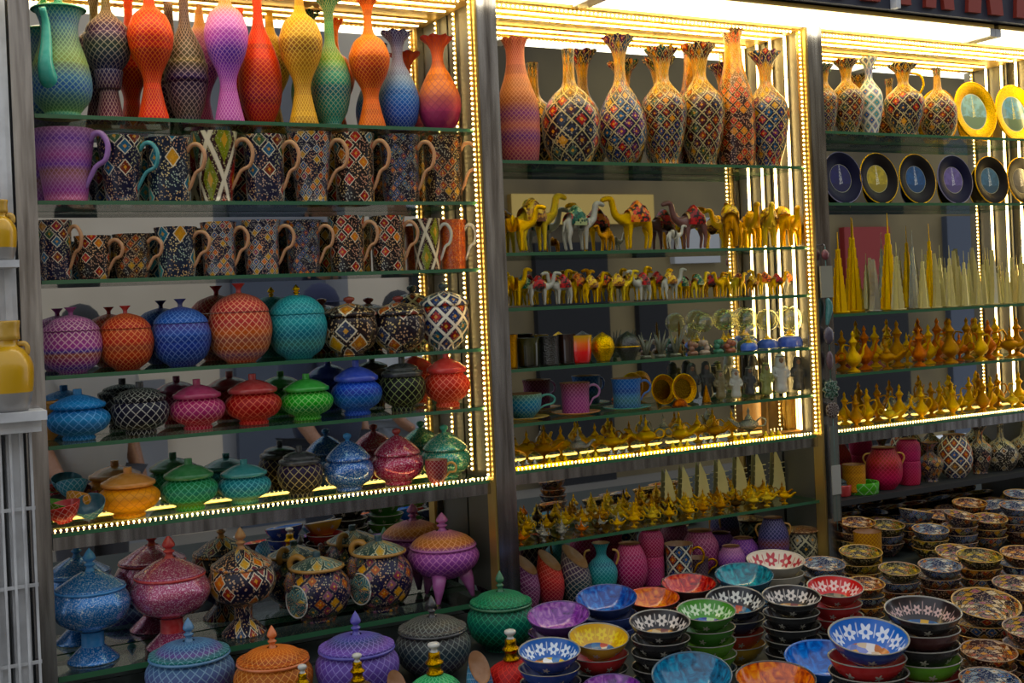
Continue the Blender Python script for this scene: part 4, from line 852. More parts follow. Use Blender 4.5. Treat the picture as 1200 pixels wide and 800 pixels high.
def plate(cx, Y, zc, R, lab, mats, tilt=.12, nm='decorative_plate', rimw=.3, stand=True, yaw=0.):
    X = Xat(cx, Y, zc)
    t = thing(nm, 'plate', lab, (X, Y, zc), yaw)
    M = Matrix.Rotation(PI/2-tilt, 4, 'X')
    Ri = R*(1-rimw)
    part('dish', MB().lathe(sm([(0, -.006), (Ri*.9, -.006), (Ri, -.004), (R*.97, .004), (R, .006), (R*.965, .008), (Ri, .0015), (Ri*.98, 0)], 2), 48, 0, M, uvm='in'), mats[0], t)
    part('picture', MB().lathe([(.0005, .0), (Ri*.5, .0), (Ri*.98, .0)], 40, 0, M, uvm='in'), mats[1], t)
    part('rim', MB().tube([tuple(M @ Vector((math.cos(a)*R, math.sin(a)*R, .0065))) for a in [2*PI*i/48 for i in range(49)]], .0016 if nm != 'gold_plate' else .003, 6), mats[2], t)
    return t
def picmat(key, bgc, a, b_):
    if key in MC: return MC[key]
    b = NB('picture_'+key, .3, coat=.4); u, v = b.uv(); n = b.noise(b.objc(), 60., 3.); g = b.gen()
    x = b.n('ShaderNodeSeparateXYZ'); b.nt.links.new(b.objc(), x.inputs[0])
    tw = b.mt('SUBTRACT', b.mt('ABSOLUTE', x.outputs[0]), b.mt('MULTIPLY', b.mt('SUBTRACT', .028, x.outputs[2]), .09))
    c = b.mix(b.step(n, .42, .58), bgc, b.mix(.6, bgc, a)); c = b.mix(b.mt('MULTIPLY', b.step(tw, .003, .001), b.step(b.noise(b.objc(), 240.), .35, .55)), c, b_)
    c = b.mix(b.step(b.mt('ADD', x.outputs[2], b.mt('MULTIPLY', n, .02)), -.003, -.006), c, a)
    c = b.mix(b.step(v, .93, .97), c, 'e0dcc0'); b.color(c); MC[key] = b.m; return b.m
for k, cx in enumerate((776, 800)):
    plate(cx, [.085, .06][k], z+.036, .034, ['engraved brass plate standing behind the cups', 'engraved brass plate in front of the other, left of the bronze cone'][k], [gold2, gold_mat('engr', '6a5020', .35), gold], nm='standing_plate')
single('bronze_shell', MB().lathe(sm([(0, 0), (.018, 0), (.02, .004), (.012, .014), (0, .018)], 3), 24, sy=.6), gold_mat('copper', '8a4818', .35), 'ornament', 'small copper shell dish lying before the brass plates', (Xat(797, .02, z), .02, z+.0005))
single('cone_ornament', MB().lathe(sm([(0, 0), (.011, 0), (.011, 0), (.009, .01), (.004, .03), (0, .042)], 3), 20), gold_mat('bronze2', '9a6820', .35), 'ornament', 'little bronze cone ornament before the black robed figures', (Xat(828, .05, z), .05, z+.0005))
def robed(cx, top, Y, c, lab, band, face='8a5a38', rz=0.):
    loc, _, H = shelf_at(cx, Y, z, 10, top)
    t = thing('robed_figurine', 'figurine', lab, loc, rz); rob = glaze('robe'+c, c, .5)
    P = [(0, 0, .42), (0, 0, .2), (0, 0, .02), (0, 0, .62), (0, 0, .70), (0, 0, .80), (0, 0, .93), (.13, 0, .62), (.19, -.02, .47), (.12, -.13, .42), (-.13, 0, .62), (-.19, -.02, .47), (-.10, -.14, .44)]
    me = skinned('figure_body', [tuple(q*H for q in p) for p in P], [(0, 1), (1, 2), (0, 3), (3, 4), (4, 5), (5, 6), (3, 7), (7, 8), (8, 9), (3, 10), (10, 11), (11, 12)], [q*H for q in (.15, .17, .20, .13, .075, .10, .07, .075, .06, .035, .075, .06, .035)], [rob], 2)
    part('body', me, None, t)
    f = MB().ball((0, -.062*H, .81*H), .072*H, 0, 14, None, (.85, .75, 1.15)); f.ball((0, -.125*H, .80*H), .014*H, 0, 6)
    for s in (-1, 1): f.ball((s*.028*H, -.115*H, .83*H), .010*H, 1, 6)
    f.ball((0, -.112*H, .762*H), .02*H, 2, 6, None, (1.2, .4, .4))
    part('face', f, [glaze('skin'+face, face, .5), darkin, glaze('lips', '6a2018')], t)
    part('headscarf', MB().lathe(sm([(.135*H, .66*H), (.13*H, .74*H), (.115*H, .84*H), (.10*H, .92*H), (.05*H, .965*H), (0, .975*H)], 3), 24, 0, Matrix.Translation((0, .022*H, 0))), rob, t)
    if band: part('head_band', MB().tube([(math.cos(a)*.11*H, math.sin(a)*.11*H+.02*H, .905*H) for a in [2*PI*i/24 for i in range(25)]], .012*H, 6), glaze(band, band), t)
    return t
for a in [(863, 431, .05, 'b8b4a8', 'white robed figurine with a brown head band, shorter one', '402010'), (879, 428, .075, '0c0c10', 'black robed figurine between the white ones, with white face band', 'a8a098'), (899, 424, .05, '7a7c18', 'olive green robed figurine beside the tall white one', '281808'), (916, 413, .045, 'c0bcb4', 'tallest white robed figurine with a dark head band', '201410'), (936, 416, .06, '0c0a0e', 'black robed figurine next to the right post', None), (845, 432, .06, '6a5a18', 'ochre robed figurine left of the shorter white one', '281808'), (829, 422, .105, '0a0a0c', 'black robed figurine behind the bronze cone', None), (812, 424, .105, '0a0a0c', 'black robed figurine behind the brass plates', None)]:
    robed(a[0], a[1], a[2], a[3], a[4], a[5], rz=-.45)
# ======== oil lamps (gold) ========
def lamp_meshes(m1):
    b = MB().lathe(sm([(0, 0), (.17, 0), (.17, 0), (.17, .03), (.05, .08), (.05, .2), (.12, .25), (.27, .34), (.30, .44), (.2, .54), (.1, .58)], 2), 20, 0, sy=.8)
    sp = MB().tube(sm([(-.22, 0, .40), (-.36, 0, .42), (-.48, 0, .52), (-.60, 0, .62), (-.66, 0, .60)], 2), [.10, .095, .08, .07, .06, .052, .046, .04, .03], 8)
    h = MB().tube(sm([(.24, 0, .5), (.38, 0, .62), (.52, 0, .56), (.50, 0, .40), (.38, 0, .36), (.26, 0, .36)], 2), .026, 6)
    ld = MB().lathe(sm([(.11, .575), (.13, .6), (.06, .70), (.03, .76), (.05, .82), (.02, .9), (0, 1.0)], 2), 14)
    return [(n_, x.mesh(n_, m1)) for n_, x in (('body', b), ('spout', sp), ('handle', h), ('lid', ld))]
LM = {k: lamp_meshes(m_) for k, m_ in (('gold', gold), ('brass', gold2), ('silver', silver), ('orange', gold_mat('amber', 'd07818', .3)), ('pale', palegold), ('darkbronze', gold_mat('dbronze', '4a3418', .35)))}
def oil_lamp(X, Y, z, H, k, lab, rz, group=None):
    t = thing('oil_lamp', 'lamp ornament', lab, (X, Y, z+.0005), rz, group); t.scale = (H, H, H)
    for n_, me in LM[k]: part(n_, me, None, t)
    return t
z = TZ[5]
G_T5 = 'gold oil lamps on the lit shelf of the middle bay'
n = 14
for i in range(n):
    cx = 618+i*20.; top = 505-i*2.6+R0.uniform(-3, 4); Y = [.108, .066][i % 2]
    X = Xat(cx, Y, z); _, py, d = proj(X, Y, z)
    oil_lamp(X, Y, z, R0.uniform(.066, .078), ['gold', 'brass', 'gold', 'silver', 'gold'][i % 5], '%s oil lamp, %s from the left on the lit middle shelf' % (['gold', 'brass', 'gold', 'silver', 'gold'][i % 5], nth(i)), R0.choice((0, PI))+R0.uniform(-.3, .3)-.9, G_T5)
# gold trays with silver tops in front
for i in range(9):
    cx = 617+i*36.; Y = .026; X = Xat(cx, Y, z)
    t = thing('gold_tray', 'tray', 'shallow ornate gold tray, %s from the left along the lit shelf front' % nth(i), (X, Y, z+.0005), 0, 'gold trays on the lit shelf of the middle bay')
    w = .034
    part('tray', MB().box(-w, w, -.012, .012, 0, .002).box(-w, w, -.012, -.010, .002, .006).box(-w, w, .010, .012, .002, .006).box(-w, -w+.002, -.010, .010, .002, .006).box(w-.002, w, -.010, .010, .002, .006), gold, t)
    mb = MB()
    for q in range(3): mb.lathe(sm([(0, .0022), (.006, .0022), (.0075, .008), (.004, .011), (.003, .015), (0, .018)], 2), 12, 0, Matrix.Translation((-.02+.02*q, 0, 0)))
    part('small_pots', mb, [silver, gold, palegold][i % 3], t) 
# gold picture box at the right end
loc, D, H = shelf_at(918, .09, z, 46, 464)
t = thing('gift_box', 'box', 'upright gold gift box with a dark clear window near the right post', loc, -.15)
w = D/2*1.1
part('frame', MB().box(-w, w, -.012, .012, 0, .005).box(-w, w, -.012, .012, H-.005, H).box(-w, -w+.005, -.012, .012, .005, H-.005).box(w-.005, w, -.012, .012, .005, H-.005).box(-w+.005, w-.005, .008, .012, .005, H-.005), glaze('box_gold', 'c08a10', .4), t)
part('statuette', MB().lathe(sm([(0, .006), (.012, .006), (.006, .014), (.008, .025), (.003, .04), (0, .045)], 2), 14), gold_mat('dkgold', '5a3c08', .4), t)
part('window', MB().box(-w+.005, w-.005, -.0115, -.0108, .005, H-.005), clear, t, 'clear window')
# ======== lowest glass shelf of the middle bay: crowd of little lamps ========
z = TZ[6]; k = 0
for r in range(4):
    for i in range(16):
        u = (i+.5*(r % 2)+R0.uniform(-.12, .12))/16.4
        X = .955+u*.79; Y = [.018, .052, .086, .120][r]
        front_l = (u < .36 and r < 2)
        hh = R0.uniform(.032, .038) if front_l else R0.uniform(.042, .05)
        kk = R0.choice(['orange', 'brass', 'silver', 'gold']) if front_l else R0.choice(['gold', 'gold', 'pale', 'brass', 'gold'])
        if (i, r) in ((4, 0), (8, 1), (12, 0), (2, 3)): kk = 'darkbronze'
        k += 1
        oil_lamp(X, Y, z, hh, kk, 'tiny %s oil lamp, %s in the %s row, lowest middle shelf' % ({'orange': 'amber', 'darkbronze': 'dark bronze'}.get(kk, kk), nth(i), ['front', 'second', 'third', 'back'][r]), -1.25+R0.uniform(-.25, .25)+(PI if R0.random() < .3 else 0), 'tiny oil lamps on the lowest glass shelf of the middle bay')
# ======== middle bay, inner counter ========
z = ZM
def slip(cx, w, top, m1, lab, Y=.05):
    loc, D, H = shelf_at(cx, Y, z, w, top)
    t = thing('slanted_vase', 'vase', lab, loc)
    reg([t], loc[0], loc[1], D/2, loc[2]); part('body', MB().lathe(sm([(0, 0), (.7*D/2, 0), (.7*D/2, 0), (.76*D/2, .02*H), (D/2, .25*H), (D/2, .5*H), (.88*D/2, .66*H), (.84*D/2, .76*H)], 3), 36, slant=(-.85, .3, -1.)), m1, t)
    part('opening', MB().lathe(sm([(.0005, .64*H), (.5*D/2, .68*H), (.82*D/2, .762*H)], 3), 36, slant=(-.85, .3, -1.)), brownin, t, 'brown slanted opening')
slip(622, 30, 645, L('sv1', [(0, '703050'), (1, '8a4878')], N=15, line='c8a8b8'), 'dusky purple vase with slanted brown opening, next to the steel post')
slip(646, 32, 640, L('sv2', [(0, '882848'), (.4, 'c02838'), (.8, 'c84830'), (1, 'c85028')], N=18, line='e09080'), 'red orange vase with a slanted brown opening')
slip(675, 36, 636, L('sv3', [(0, '182838'), (.3, '1c4048'), (.6, '503850'), (1, '706058')], N=15, line='e0d0b8'), 'dark vase with slanted opening and cream lattice')
def jug2(cx, w, top, mats, hm, lab, Y=.05, kd='round', zz=None):
    loc, D, H = shelf_at(cx, Y, z if zz is None else zz, w, top)
    o = vase('handled_vase', 'vase', lab, loc, D, H, kd, mats, rz=-.6)
    for s in (-1, 1):
        q = [(s*.36*D, 0, .86*H), (s*.50*D, 0, .84*H), (s*.56*D, 0, .74*H), (s*.50*D, 0, .62*H), (s*.47*D, 0, .58*H)]
        part('handle', MB().tube(sm(q, 3), .0026, 8), hm, o, 'ochre side handle')
jug2(705, 36, 636, [L('jg', [(0, '187070'), (.3, '38a098'), (.6, '208090'), (1, '309898')], N=22, line='90d0c8')], glaze('ochre_h', 'c08a20'), 'turquoise vase with two ochre side handles and ochre mouth', kd='jug')
for cx, w, top, kd, k, st, lab, Y in [(741, 40, 636, 'round', 'pv1', [(0, 'a02850'), (.5, 'c83870'), (1, 'b83c60')], 'rounded raspberry pink vase without handles', .05), (770, 30, 620, 'cyl', 'pv2', [(0, 'b02870'), (.4, 'c02c68'), (.6, 'b82c50'), (1, 'b83868')], 'tall waisted pink vase right of the raspberry one', .055), (808, 44, 622, 'round', 'pv3', [(0, '8a3870'), (1, 'b05878')], 'dusty pink vase behind the dark mosaic mug', .108), (877, 36, 630, 'round', 'pv4', [(0, '7040a0'), (1, '9a58b8')], 'lilac vase with a dark mouth behind the squat lilac one', .095), (850, 32, 641, 'round', 'pv5', [(0, '8a48a0'), (.6, 'a060b0'), (1, 'c08898')], 'squat lilac vase before the taller lilac one', .03)]:
    loc, D, H = shelf_at(cx, Y, z, w, top); vase('vase', 'vase', lab, loc, D, H, kd, [L(k, st, N=22, line='e8a8c0', lw=.12)], rz=.3)
loc, D, H = shelf_at(801, .035, z, 34, 636)
mug('mug', 'dark mosaic mug with white diamond net among the pink vases', loc, D, H, mos_mat('cm', '141830', ['a04828', '305078', '8a9890', '182858'], N=6, line='d8d4c0', net=True), gold2, 'straight', rz=-.6, hr=.003)
loc, D, H = shelf_at(824, .06, z, 26, 650)
mug('mug', 'small brown grey mug beside the dark mosaic mug', loc, D, H, L('bm', '503848', N=18, line='a09088'), gold2, 'straight', rz=-.5, hr=.0025)
jug2(902, 36, 606, [L('pb', [(0, '302868'), (.3, '503080'), (.45, '8a4830'), (.6, '384070'), (1, '302848')], N=22, line='a898c0')], glaze('ochre_h', 'c08a20'), 'blue and purple lattice vase with ochre handles before the right post', Y=.06)
loc, D, H = shelf_at(941, .05, z, 40, 616)
t = thing('lidded_pot', 'pot', 'grey mosaic pot with a tan dish lid beside the right post', loc)
part('body', MB().lathe(sm([(0, 0), (.8*D/2, 0), (.8*D/2, 0), (.95*D/2, .3*H), (.85*D/2, .7*H), (.8*D/2, .8*H)], 3), 36), mos_mat('gp', '1c2424', ['8a8878', '5a6858', 'b0a890', '2c3430'], N=6, line='c0b898', net=True), t)
part('lid', MB().lathe(sm([(.8*D/2, .8*H), (1.02*D/2, .86*H), (1.02*D/2, .9*H), (.8*D/2, .92*H), (.3*D/2, .98*H), (0, H)], 3), 36), mos_mat('gpl', '6a4028', ['b07848', 'd0a878', '8a5030'], N=8, line='d0b088'), t)
# ======== bowls on the front table ========
cen = ['2c5a90', 'e0c060', 'f0f0f0', 'a83020', '3878b0', 'c88030', '384030']
def om(key, c):
    """glazed outside with small painted blossoms"""
    b = NB('bowl_outside_'+key, .25, coat=.25); u, v = b.uv()
    fx = b.mt('SUBTRACT', b.mt('FRACT', b.mt('MULTIPLY', u, 7.)), .5); fy = b.mt('MULTIPLY', b.mt('SUBTRACT', v, .155), 7.)
    r = b.mt('SQRT', b.mt('ADD', b.mt('MULTIPLY', fx, fx), b.mt('MULTIPLY', fy, fy))); pt = b.mt('MULTIPLY', b.mt('COSINE', b.mt('MULTIPLY', b.mt('ARCTAN2', fy, fx), 5.)), .05)
    f = b.step(b.mt('SUBTRACT', r, pt), .13, .10) if key not in ('white', 'dblue', 'purple', 'maroon', 'brown', 'bright', 'teal') else 0.
    n = b.noise(b.objc(), 60., 3.)
    b.color(b.mix(f, b.mix(n, tint(c, .3, (0, 0, 0)), tint(c, .05)), 'b8b4a8')); return b.m
OUT = {k: om(k, c) for k, c in dict(blue='103c88', navy='0c1838', red='b01018', black='0c0a0c', green='3c7818', lime='68a020', teal='0c5068', yellow='c8a018', purple='4c2068', white='c8c0b0', maroon='40100c', orange='c04818', dblue='0c3478', dgreen='122018', brown='2c1810', cream='b8a888', bright='1068b8').items()}
rimw = glaze('rim_white', '8a867c'); rimd = glaze('rim_dark', '282018'); 
IN = {
 'purple': crackle('pur', '401858', '8a48a0', 'b888b8'), 'deepblue': crackle('dbl', '081c60', '1c50a0', '4888d0'), 'orange': crackle('org', '802808', 'd07018', 'e8a048'), 'red': crackle('red', '500c08', 'b82818', 'e07858'),
 'teal': crackle('tea', '063c48', '147888', '30a8b0'), 'tealblue': crackle('teb', '042c48', '0c6c90', '1898b8'), 'bright': crackle('bri', '062c70', '1068b8', '2890e0'),
 'bluef': bowl_in('bluef', '2860a8', 'e8f0f8', cen), 'yellowf': bowl_in('yellowf', 'd0a818', 'e8d050', ['2c5a90', '386898', 'c8c8c0', 'a84020', '284878']), 'blackf': bowl_in('blackf', '140c10', 'd8d0c8', ['a87840', 'c8b088', '6a2c28', 'd0a050']),
 'greenf': bowl_in('greenf', '4c8a38', 'd8e8c8', ['28308a', '3c60a8', 'a8c8a0', '282c70']), 'tealf': bowl_in('tealf', '141820', 'e0e0d8', ['1c5c80', '2878a0', 'b04828', '184860']), 'redf': bowl_in('redf', 'c01820', 'f0d8d0', ['384030', '605838', '8a8068', '283028']),
 'whitef': bowl_in('whitef', 'd8cfc0', 'a83840', ['e0d8cc', 'd8c8b8', 'e8e0d4', 'c8b8a8'], N=9), 'bluefl': bowl_in('bluefl', '2c68b8', 'e8ecf4', ['d8c0a0', 'b06828', '8890c0', 'e8e0d8', 'd8a020', '6878b0']), 'darkblue': bowl_in('darkblue', '201418', 'd0b0a8', ['1c5080', '2870a8', '3888b8', 'c8a030', '184870'], N=17),
}
mosb = {k: bowl_mos('bw'+k, bg, ln, N, pal) for k, bg, ln, N, pal in (('a', '1c1428', 'b89860', 12, ['7a3020', 'b08038', '304878', '486048', '8a5878']), ('b', '141c38', 'a8a090', 14, ['2c5890', '6a8898', 'a85030', '283c68']), ('c', '2c1410', 'b07848', 12, ['8a3020', 'c88038', '5c2018', '405058']), ('d', '201c10', 'a89048', 11, ['8a7828', 'b89838', '3c4020', '6a3018']), ('e', '101420', 'c8b898', 13, ['a02c20', '305080', 'c08830', '703060']))}
mosin = {k: bowl_mos('bi'+k, bg, ln, N, pal) for k, bg, ln, N, pal in (('a', '241420', 'd8b060', 12, ['8a3828', 'c89848', '506878', '9a5878', 'e0d0b0']), ('b', '182848', 'b8b8a8', 12, ['3868a0', '88a0b0', 'b86838', '283c68', 'd8d0c0']), ('c', '3c1810', 'c89060', 10, ['a84028', 'd89848', '6c2818', 'd8c0a0']), ('d', '2c2810', 'c0a850', 10, ['a08830', 'c8a840', '4c5028', '7a3818']))}
ochr = glaze('rim_ochre', 'b88c30'); rimt = glaze('rim_tan', '9a7858')
WORD = {'bluef': 'white flowers on blue', 'yellowf': 'yellow rim and blue centre', 'blackf': 'white flowers on black', 'greenf': 'white flowers on green', 'tealf': 'white flowers round a teal centre', 'redf': 'pale flowers on red', 'whitef': 'small red motifs on white', 'bluefl': 'dense white and gold flowers on blue', 'darkblue': 'pale petals round a blue centre',
        'purple': 'mottled purple glaze', 'deepblue': 'mottled deep blue glaze', 'orange': 'mottled orange glaze', 'red': 'mottled red glaze', 'teal': 'mottled teal glaze', 'tealblue': 'mottled turquoise glaze', 'bright': 'bright blue glaze'}
def stack(cx, ry, w, cols, inn, desc, tilt=None, pitch=.023, rim=None, zb=ZB, pos=None, h=.35, colname=None, grp=None):
    """cols: outsides from the top down; desc: words for the stack"""
    n = len(cols); OB = []; D0 = w*2.3/FPX
    for _ in range(3):
        hz = .0006+(n-1)*pitch+D0*h
        X, Y, d = ground(cx, ry, zb+hz); D0 = w*d/FPX
    if pos: X, Y = pos; D0 = w
    for i in range(n):                     # bottom first
        c = cols[n-1-i]; top = i == n-1
        col = colname or c
        if isinstance(c, str): o_m = OUT[c]; i_m = IN[inn] if top else OUT[c]; nm = c
        else: o_m, i_m, nm = c
        lab = ('%s bowl, %s, topmost in %s' % (nm, WORD[inn], desc)) if (top and inn in WORD) else ('%s bowl, %s in %s' % (nm, 'topmost' if top else '%s down' % nth(n-1-i), desc))
        lab = lab.replace('dblue', 'dark blue').replace('dgreen', 'dark green').replace('bright ', 'bright blue ', 1) if lab.startswith(('dblue', 'dgreen', 'bright')) else lab
        D = D0*(1.0 if top else .985+.01*((i*7) % 3-1))
        z0 = zb+.0006+i*pitch+(.004 if (top and False) else 0)
        ox = 0 if top else R0.uniform(-.0012, .0012)
        r_ = rim or rimw
        if top: tt = (.13+(tilt[0]*.6 if tilt else 0), tilt[1]-2.4-.45 if tilt else -.45)
        OB.append(bowl('bowl', lab, (X+ox, Y, z0+(D*.5*math.sin(tt[0])*.85 if top else 0)), D, [o_m, i_m, r_ if r_ else o_m], h, tilt=tt if top else None, rz=R0.uniform(0, 6), group=grp))
    reg(OB, X, Y, D0/2, zb)
    return X, Y, D0
T1 = (.22, 2.6)
tl = lambda a, b=0.: (a, b)
ST = [
 (655, 724, 70, ['purple', 'purple', 'purple'], 'purple', 'the purple stack', tl(.10, 2.2), OUT['purple']),
 (711, 704, 68, ['dblue', 'dblue', 'dblue'], 'deepblue', 'the deep blue stack', tl(.12, 2.2), OUT['dblue']),
 (764, 702, 60, ['maroon', 'maroon'], 'orange', 'the low stack before the pink vases', None, OUT['orange']),
 (815, 686, 62, ['maroon', 'maroon'], 'red', 'the low stack before the mosaic mug', None, OUT['maroon']),
 (863, 676, 64, ['teal', 'teal', 'navy'], 'teal', 'the teal stack left of the white bowls', tl(.1, 2.3), OUT['teal']),
 (908, 658, 64, ['white', 'white', 'teal'], 'whitef', 'the white stack', None, OUT['white']),
 (656, 766, 70, ['blue', 'blue', 'dblue', 'blue'], 'bluef', 'the blue stack by the perfume bottle', None, None),
 (712, 750, 68, ['yellow', 'red', 'dgreen', 'black'], 'yellowf', 'the yellow and red stack', tl(.08, 2.6), None),
 (768, 733, 68, ['black', 'black', 'black', 'black', 'teal'], 'blackf', 'the black stack left of green', None, None),
 (823, 718, 66, ['green', 'green', 'lime', 'lime', 'teal'], 'greenf', 'the green stack', None, None),
 (876, 708, 66, ['navy', 'navy', 'orange', 'yellow'], 'tealf', 'the navy and orange stack', tl(.16, 2.3), None),
 (922, 697, 64, ['black', 'black', 'black', 'black', 'black'], 'blackf', 'the black stack left of red', None, None),
 (967, 692, 62, ['red', 'red', 'red', 'black', 'red'], 'redf', 'the red stack', tl(.06, 2.4), None),
 (820, 792, 88, ['teal', 'teal'], 'tealblue', 'the big turquoise pair at the picture bottom', tl(.25, 2.2), OUT['teal']),
 (902, 794, 88, ['brown', 'brown'], 'orange', 'the big orange pair at the picture bottom', None, OUT['brown']),
 (970, 782, 88, ['bright', 'blue'], 'bright', 'the big bright blue pair', tl(.08, 2.4), OUT['bright']),
 (1031, 741, 86, ['blue', 'red', 'black', 'navy', 'blue'], 'bluefl', 'the blue and red stack', tl(.14, 2.4), None),
 (1094, 723, 84, ['black', 'maroon', 'black', 'lime', 'red', 'green'], 'darkblue', 'the tall stack with green foot', None, None),
 (708, 806, 66, ['purple', 'purple'], 'purple', 'the purple pair cut by the picture bottom', None, OUT['purple']),
 (655, 818, 70, ['maroon', 'maroon'], 'red', 'the maroon pair cut by the picture bottom', None, OUT['maroon']),
]
for cx, ry, w, cols, inn, desc, tt, rm in ST: stack(cx, ry, w*1.06, cols, inn, desc, tt, rim=rm)
def mo(k): return (mosb[k], mosin.get(k, mosin['a']), {'a': 'brown violet mosaic', 'b': 'blue mosaic', 'c': 'rust mosaic', 'd': 'olive mosaic', 'e': 'navy mosaic'}[k])
MS = [  # mosaic stacks on the right
 (1013, 685, 46, 'cbce', 'the small mosaic stack behind the red stack', None, ochr), (1153, 712, 78, 'eeaeb', 'the stack with the ochre rimmed bowl', tl(.2, 2.4), ochr),
 (965, 662, 50, 'bbd', 'the blue mosaic stack at the right post', None, rimt), (1055, 668, 48, 'dbcd', 'the mosaic stack above the blue flowered bowl', None, rimt), (1099, 664, 50, 'bace', 'the mosaic stack before the swirl bowl', None, rimt),
 (1118, 650, 46, 'eba', 'the stack with a swirl patterned bowl', tl(.18, 2.5), ochr), (1155, 652, 52, 'dceb', 'the olive mosaic stack near the right edge', None, ochr), (1190, 650, 52, 'cbae', 'the rust mosaic stack at the right edge', None, ochr),
 (1008, 648, 50, 'dda', 'the olive mosaic stack behind the yellow cup', None, ochr), (1190, 685, 54, 'acbea', 'the tall mosaic stack at the right edge', None, rimt), (1196, 742, 70, 'ecaeb', 'the mosaic stack at the lower right corner', None, rimt), (1146, 775, 66, 'caeb', 'the mosaic stack below the ochre rimmed bowl', None, rimt), (1196, 800, 70, 'bec', 'the lowest mosaic stack in the right corner', None, rimt)]
POSD = []
for cx, ry, w, ks, desc, tt, rm in MS: stack(cx, ry, w, [mo(k) for k in ks], None, desc, tt, rim=rm, pitch=.019)
# rows under the dark shelf of the right bay
row = 0
for r, (Y, n, D) in enumerate(((.085, 10, .082), (-.035, 9, .088), (-.14, 8, .088))):
    for i in range(n):
        X = (1.88, 1.86, 1.99)[r]+i*(.088, .098, .104)[r]+R0.uniform(-.004, .004)
        if X > 2.66 and r == 0: continue
        nb = [3, 4, 4][r]-(i % 2); p_ = .019
        if r == 2: nb = 3+(i % 2)
        if r == 0: nb = 2
        ks = ''.join(R0.choice('abcde') for _ in range(nb))
        stack(0, 0, D, [mo(k) for k in ks], None, '%s row stack %s from left under dark shelf' % (['back', 'middle', 'front'][r], nth(i)), None if (i+r) % 3 else tl(.12, 2.4+i), rim=[ochr, rimt][i % 2], pitch=p_, pos=(X, Y), h=.4)
def cyl_cup(cx, w, top, Y, zz, m1, lab):
    loc, D, H = shelf_at(cx, Y, zz, w, top); vase('tumbler', 'cup', lab, loc, D, H, 'tumbler', [m1])
# ======== dark shelf of the right bay ========
z = UZ[5]
single('dark_shelf', MB().box(1.823, 2.69, 0, DEP-.004, z-.014, z), dark, 'shelf', 'dark shelf board of the right bay with magenta and mosaic vases')
single('small_dish', MB().lathe(sm([(0, 0), (.02, 0), (.024, .004), (.026, .026), (.0235, .027), (.022, .008), (0, .006)], 2), 28), glaze('dish_red', 'b82c14'), 'dish', 'red round dish at the left end of the dark shelf', (Xat(986, .05, z), .05, z+.0005))
loc, D, H = shelf_at(985, .05, z+.009, 20, 541); lidded('small_pot', 'pot', 'small dark teal lidded pot sitting in the red dish', (loc[0], loc[1], z+.0075), .038, .042, 'pot', [L('dt', '0c3038', N=18, lw=.1)]*2+[glaze('dtk', '0c3038')])
gx = Xat(1011, .045, z)
single('ashtray', MB().lathe(sm([(0, 0), (.040, 0), (.043, .003), (.045, .026), (.041, .027), (.038, .008), (0, .006)], 2), 36), L('ash', [(0, '50a010'), (1, '58b018')], N=10, lw=.05), 'dish', 'bright green dish on the dark shelf', (gx, .05, z+.0005))
vase('tumbler', 'cup', 'yellow lattice cup standing in the bright green dish', (Xat(1003, .045, z+.01), .05, z+.0075), .058, .068, 'tumbler', [L('yt', [(0, 'd08c10'), (1, 'c88a18')], N=22, line='e8c050')])
jug2(1037, 42, 524, [L('mj', [(0, '982038'), (.3, 'c01858'), (.55, 'a02030'), (.7, 'c04818'), (1, '701028')], N=24, line='d85070')], glaze('ochre_h', 'c08a20'), 'magenta and red vase with ochre handles on the dark shelf', Y=.055, zz=z)
MV = [(1066, 28, 514, 'cyl', L('mc', [(0, 'c01c40'), (.6, 'b02060'), (1, '981c50')], N=22, line='d86088'), 'magenta waisted vase beside the magenta handled one'),
      (1091, 30, 518, 'wide_top', mosb['a'], 'small brown mosaic vase on the dark shelf'), (1120, 40, 509, 'round', mos_mat('uv1', '181c30', ['304878', 'a85028', '2c2040', '88603c'], N=9, net=True), 'round mosaic vase with a white diamond net on the dark shelf'),
      (1149, 28, 498, 'wide_top', mos_mat('uv2', '201c24', ['a82c18', '707060', 'c09050', '384058'], N=8), 'mosaic vase with a red medallion on the dark shelf'), (1174, 38, 497, 'straight', mos_mat('uv3', '1c1810', ['b0a078', '5c4030', '8a7858', '303028'], N=11, dots='e8e0d0'), 'brown and cream bottle vase with a narrow neck on the dark shelf'), (1202, 40, 494, 'straight', mos_mat('uv3', '1c1810'), 'brown and cream bottle vase cut by the right picture edge')]
for cx, w, top, kd, m1, lab in MV:
    loc, D, H = shelf_at(cx, .06, z, w, top); vase('vase', 'vase', lab, loc, D, H, kd, [m1])
X, Y, d = ground(1017, 640, ZB+.06)
vase('tumbler', 'cup', 'yellow lattice cup standing among the olive mosaic bowls', (X+.0, Y+.0, ZB+.0006), 32*d/FPX, .095, 'tumbler', [L('yt', [(0, 'd08c10')])])
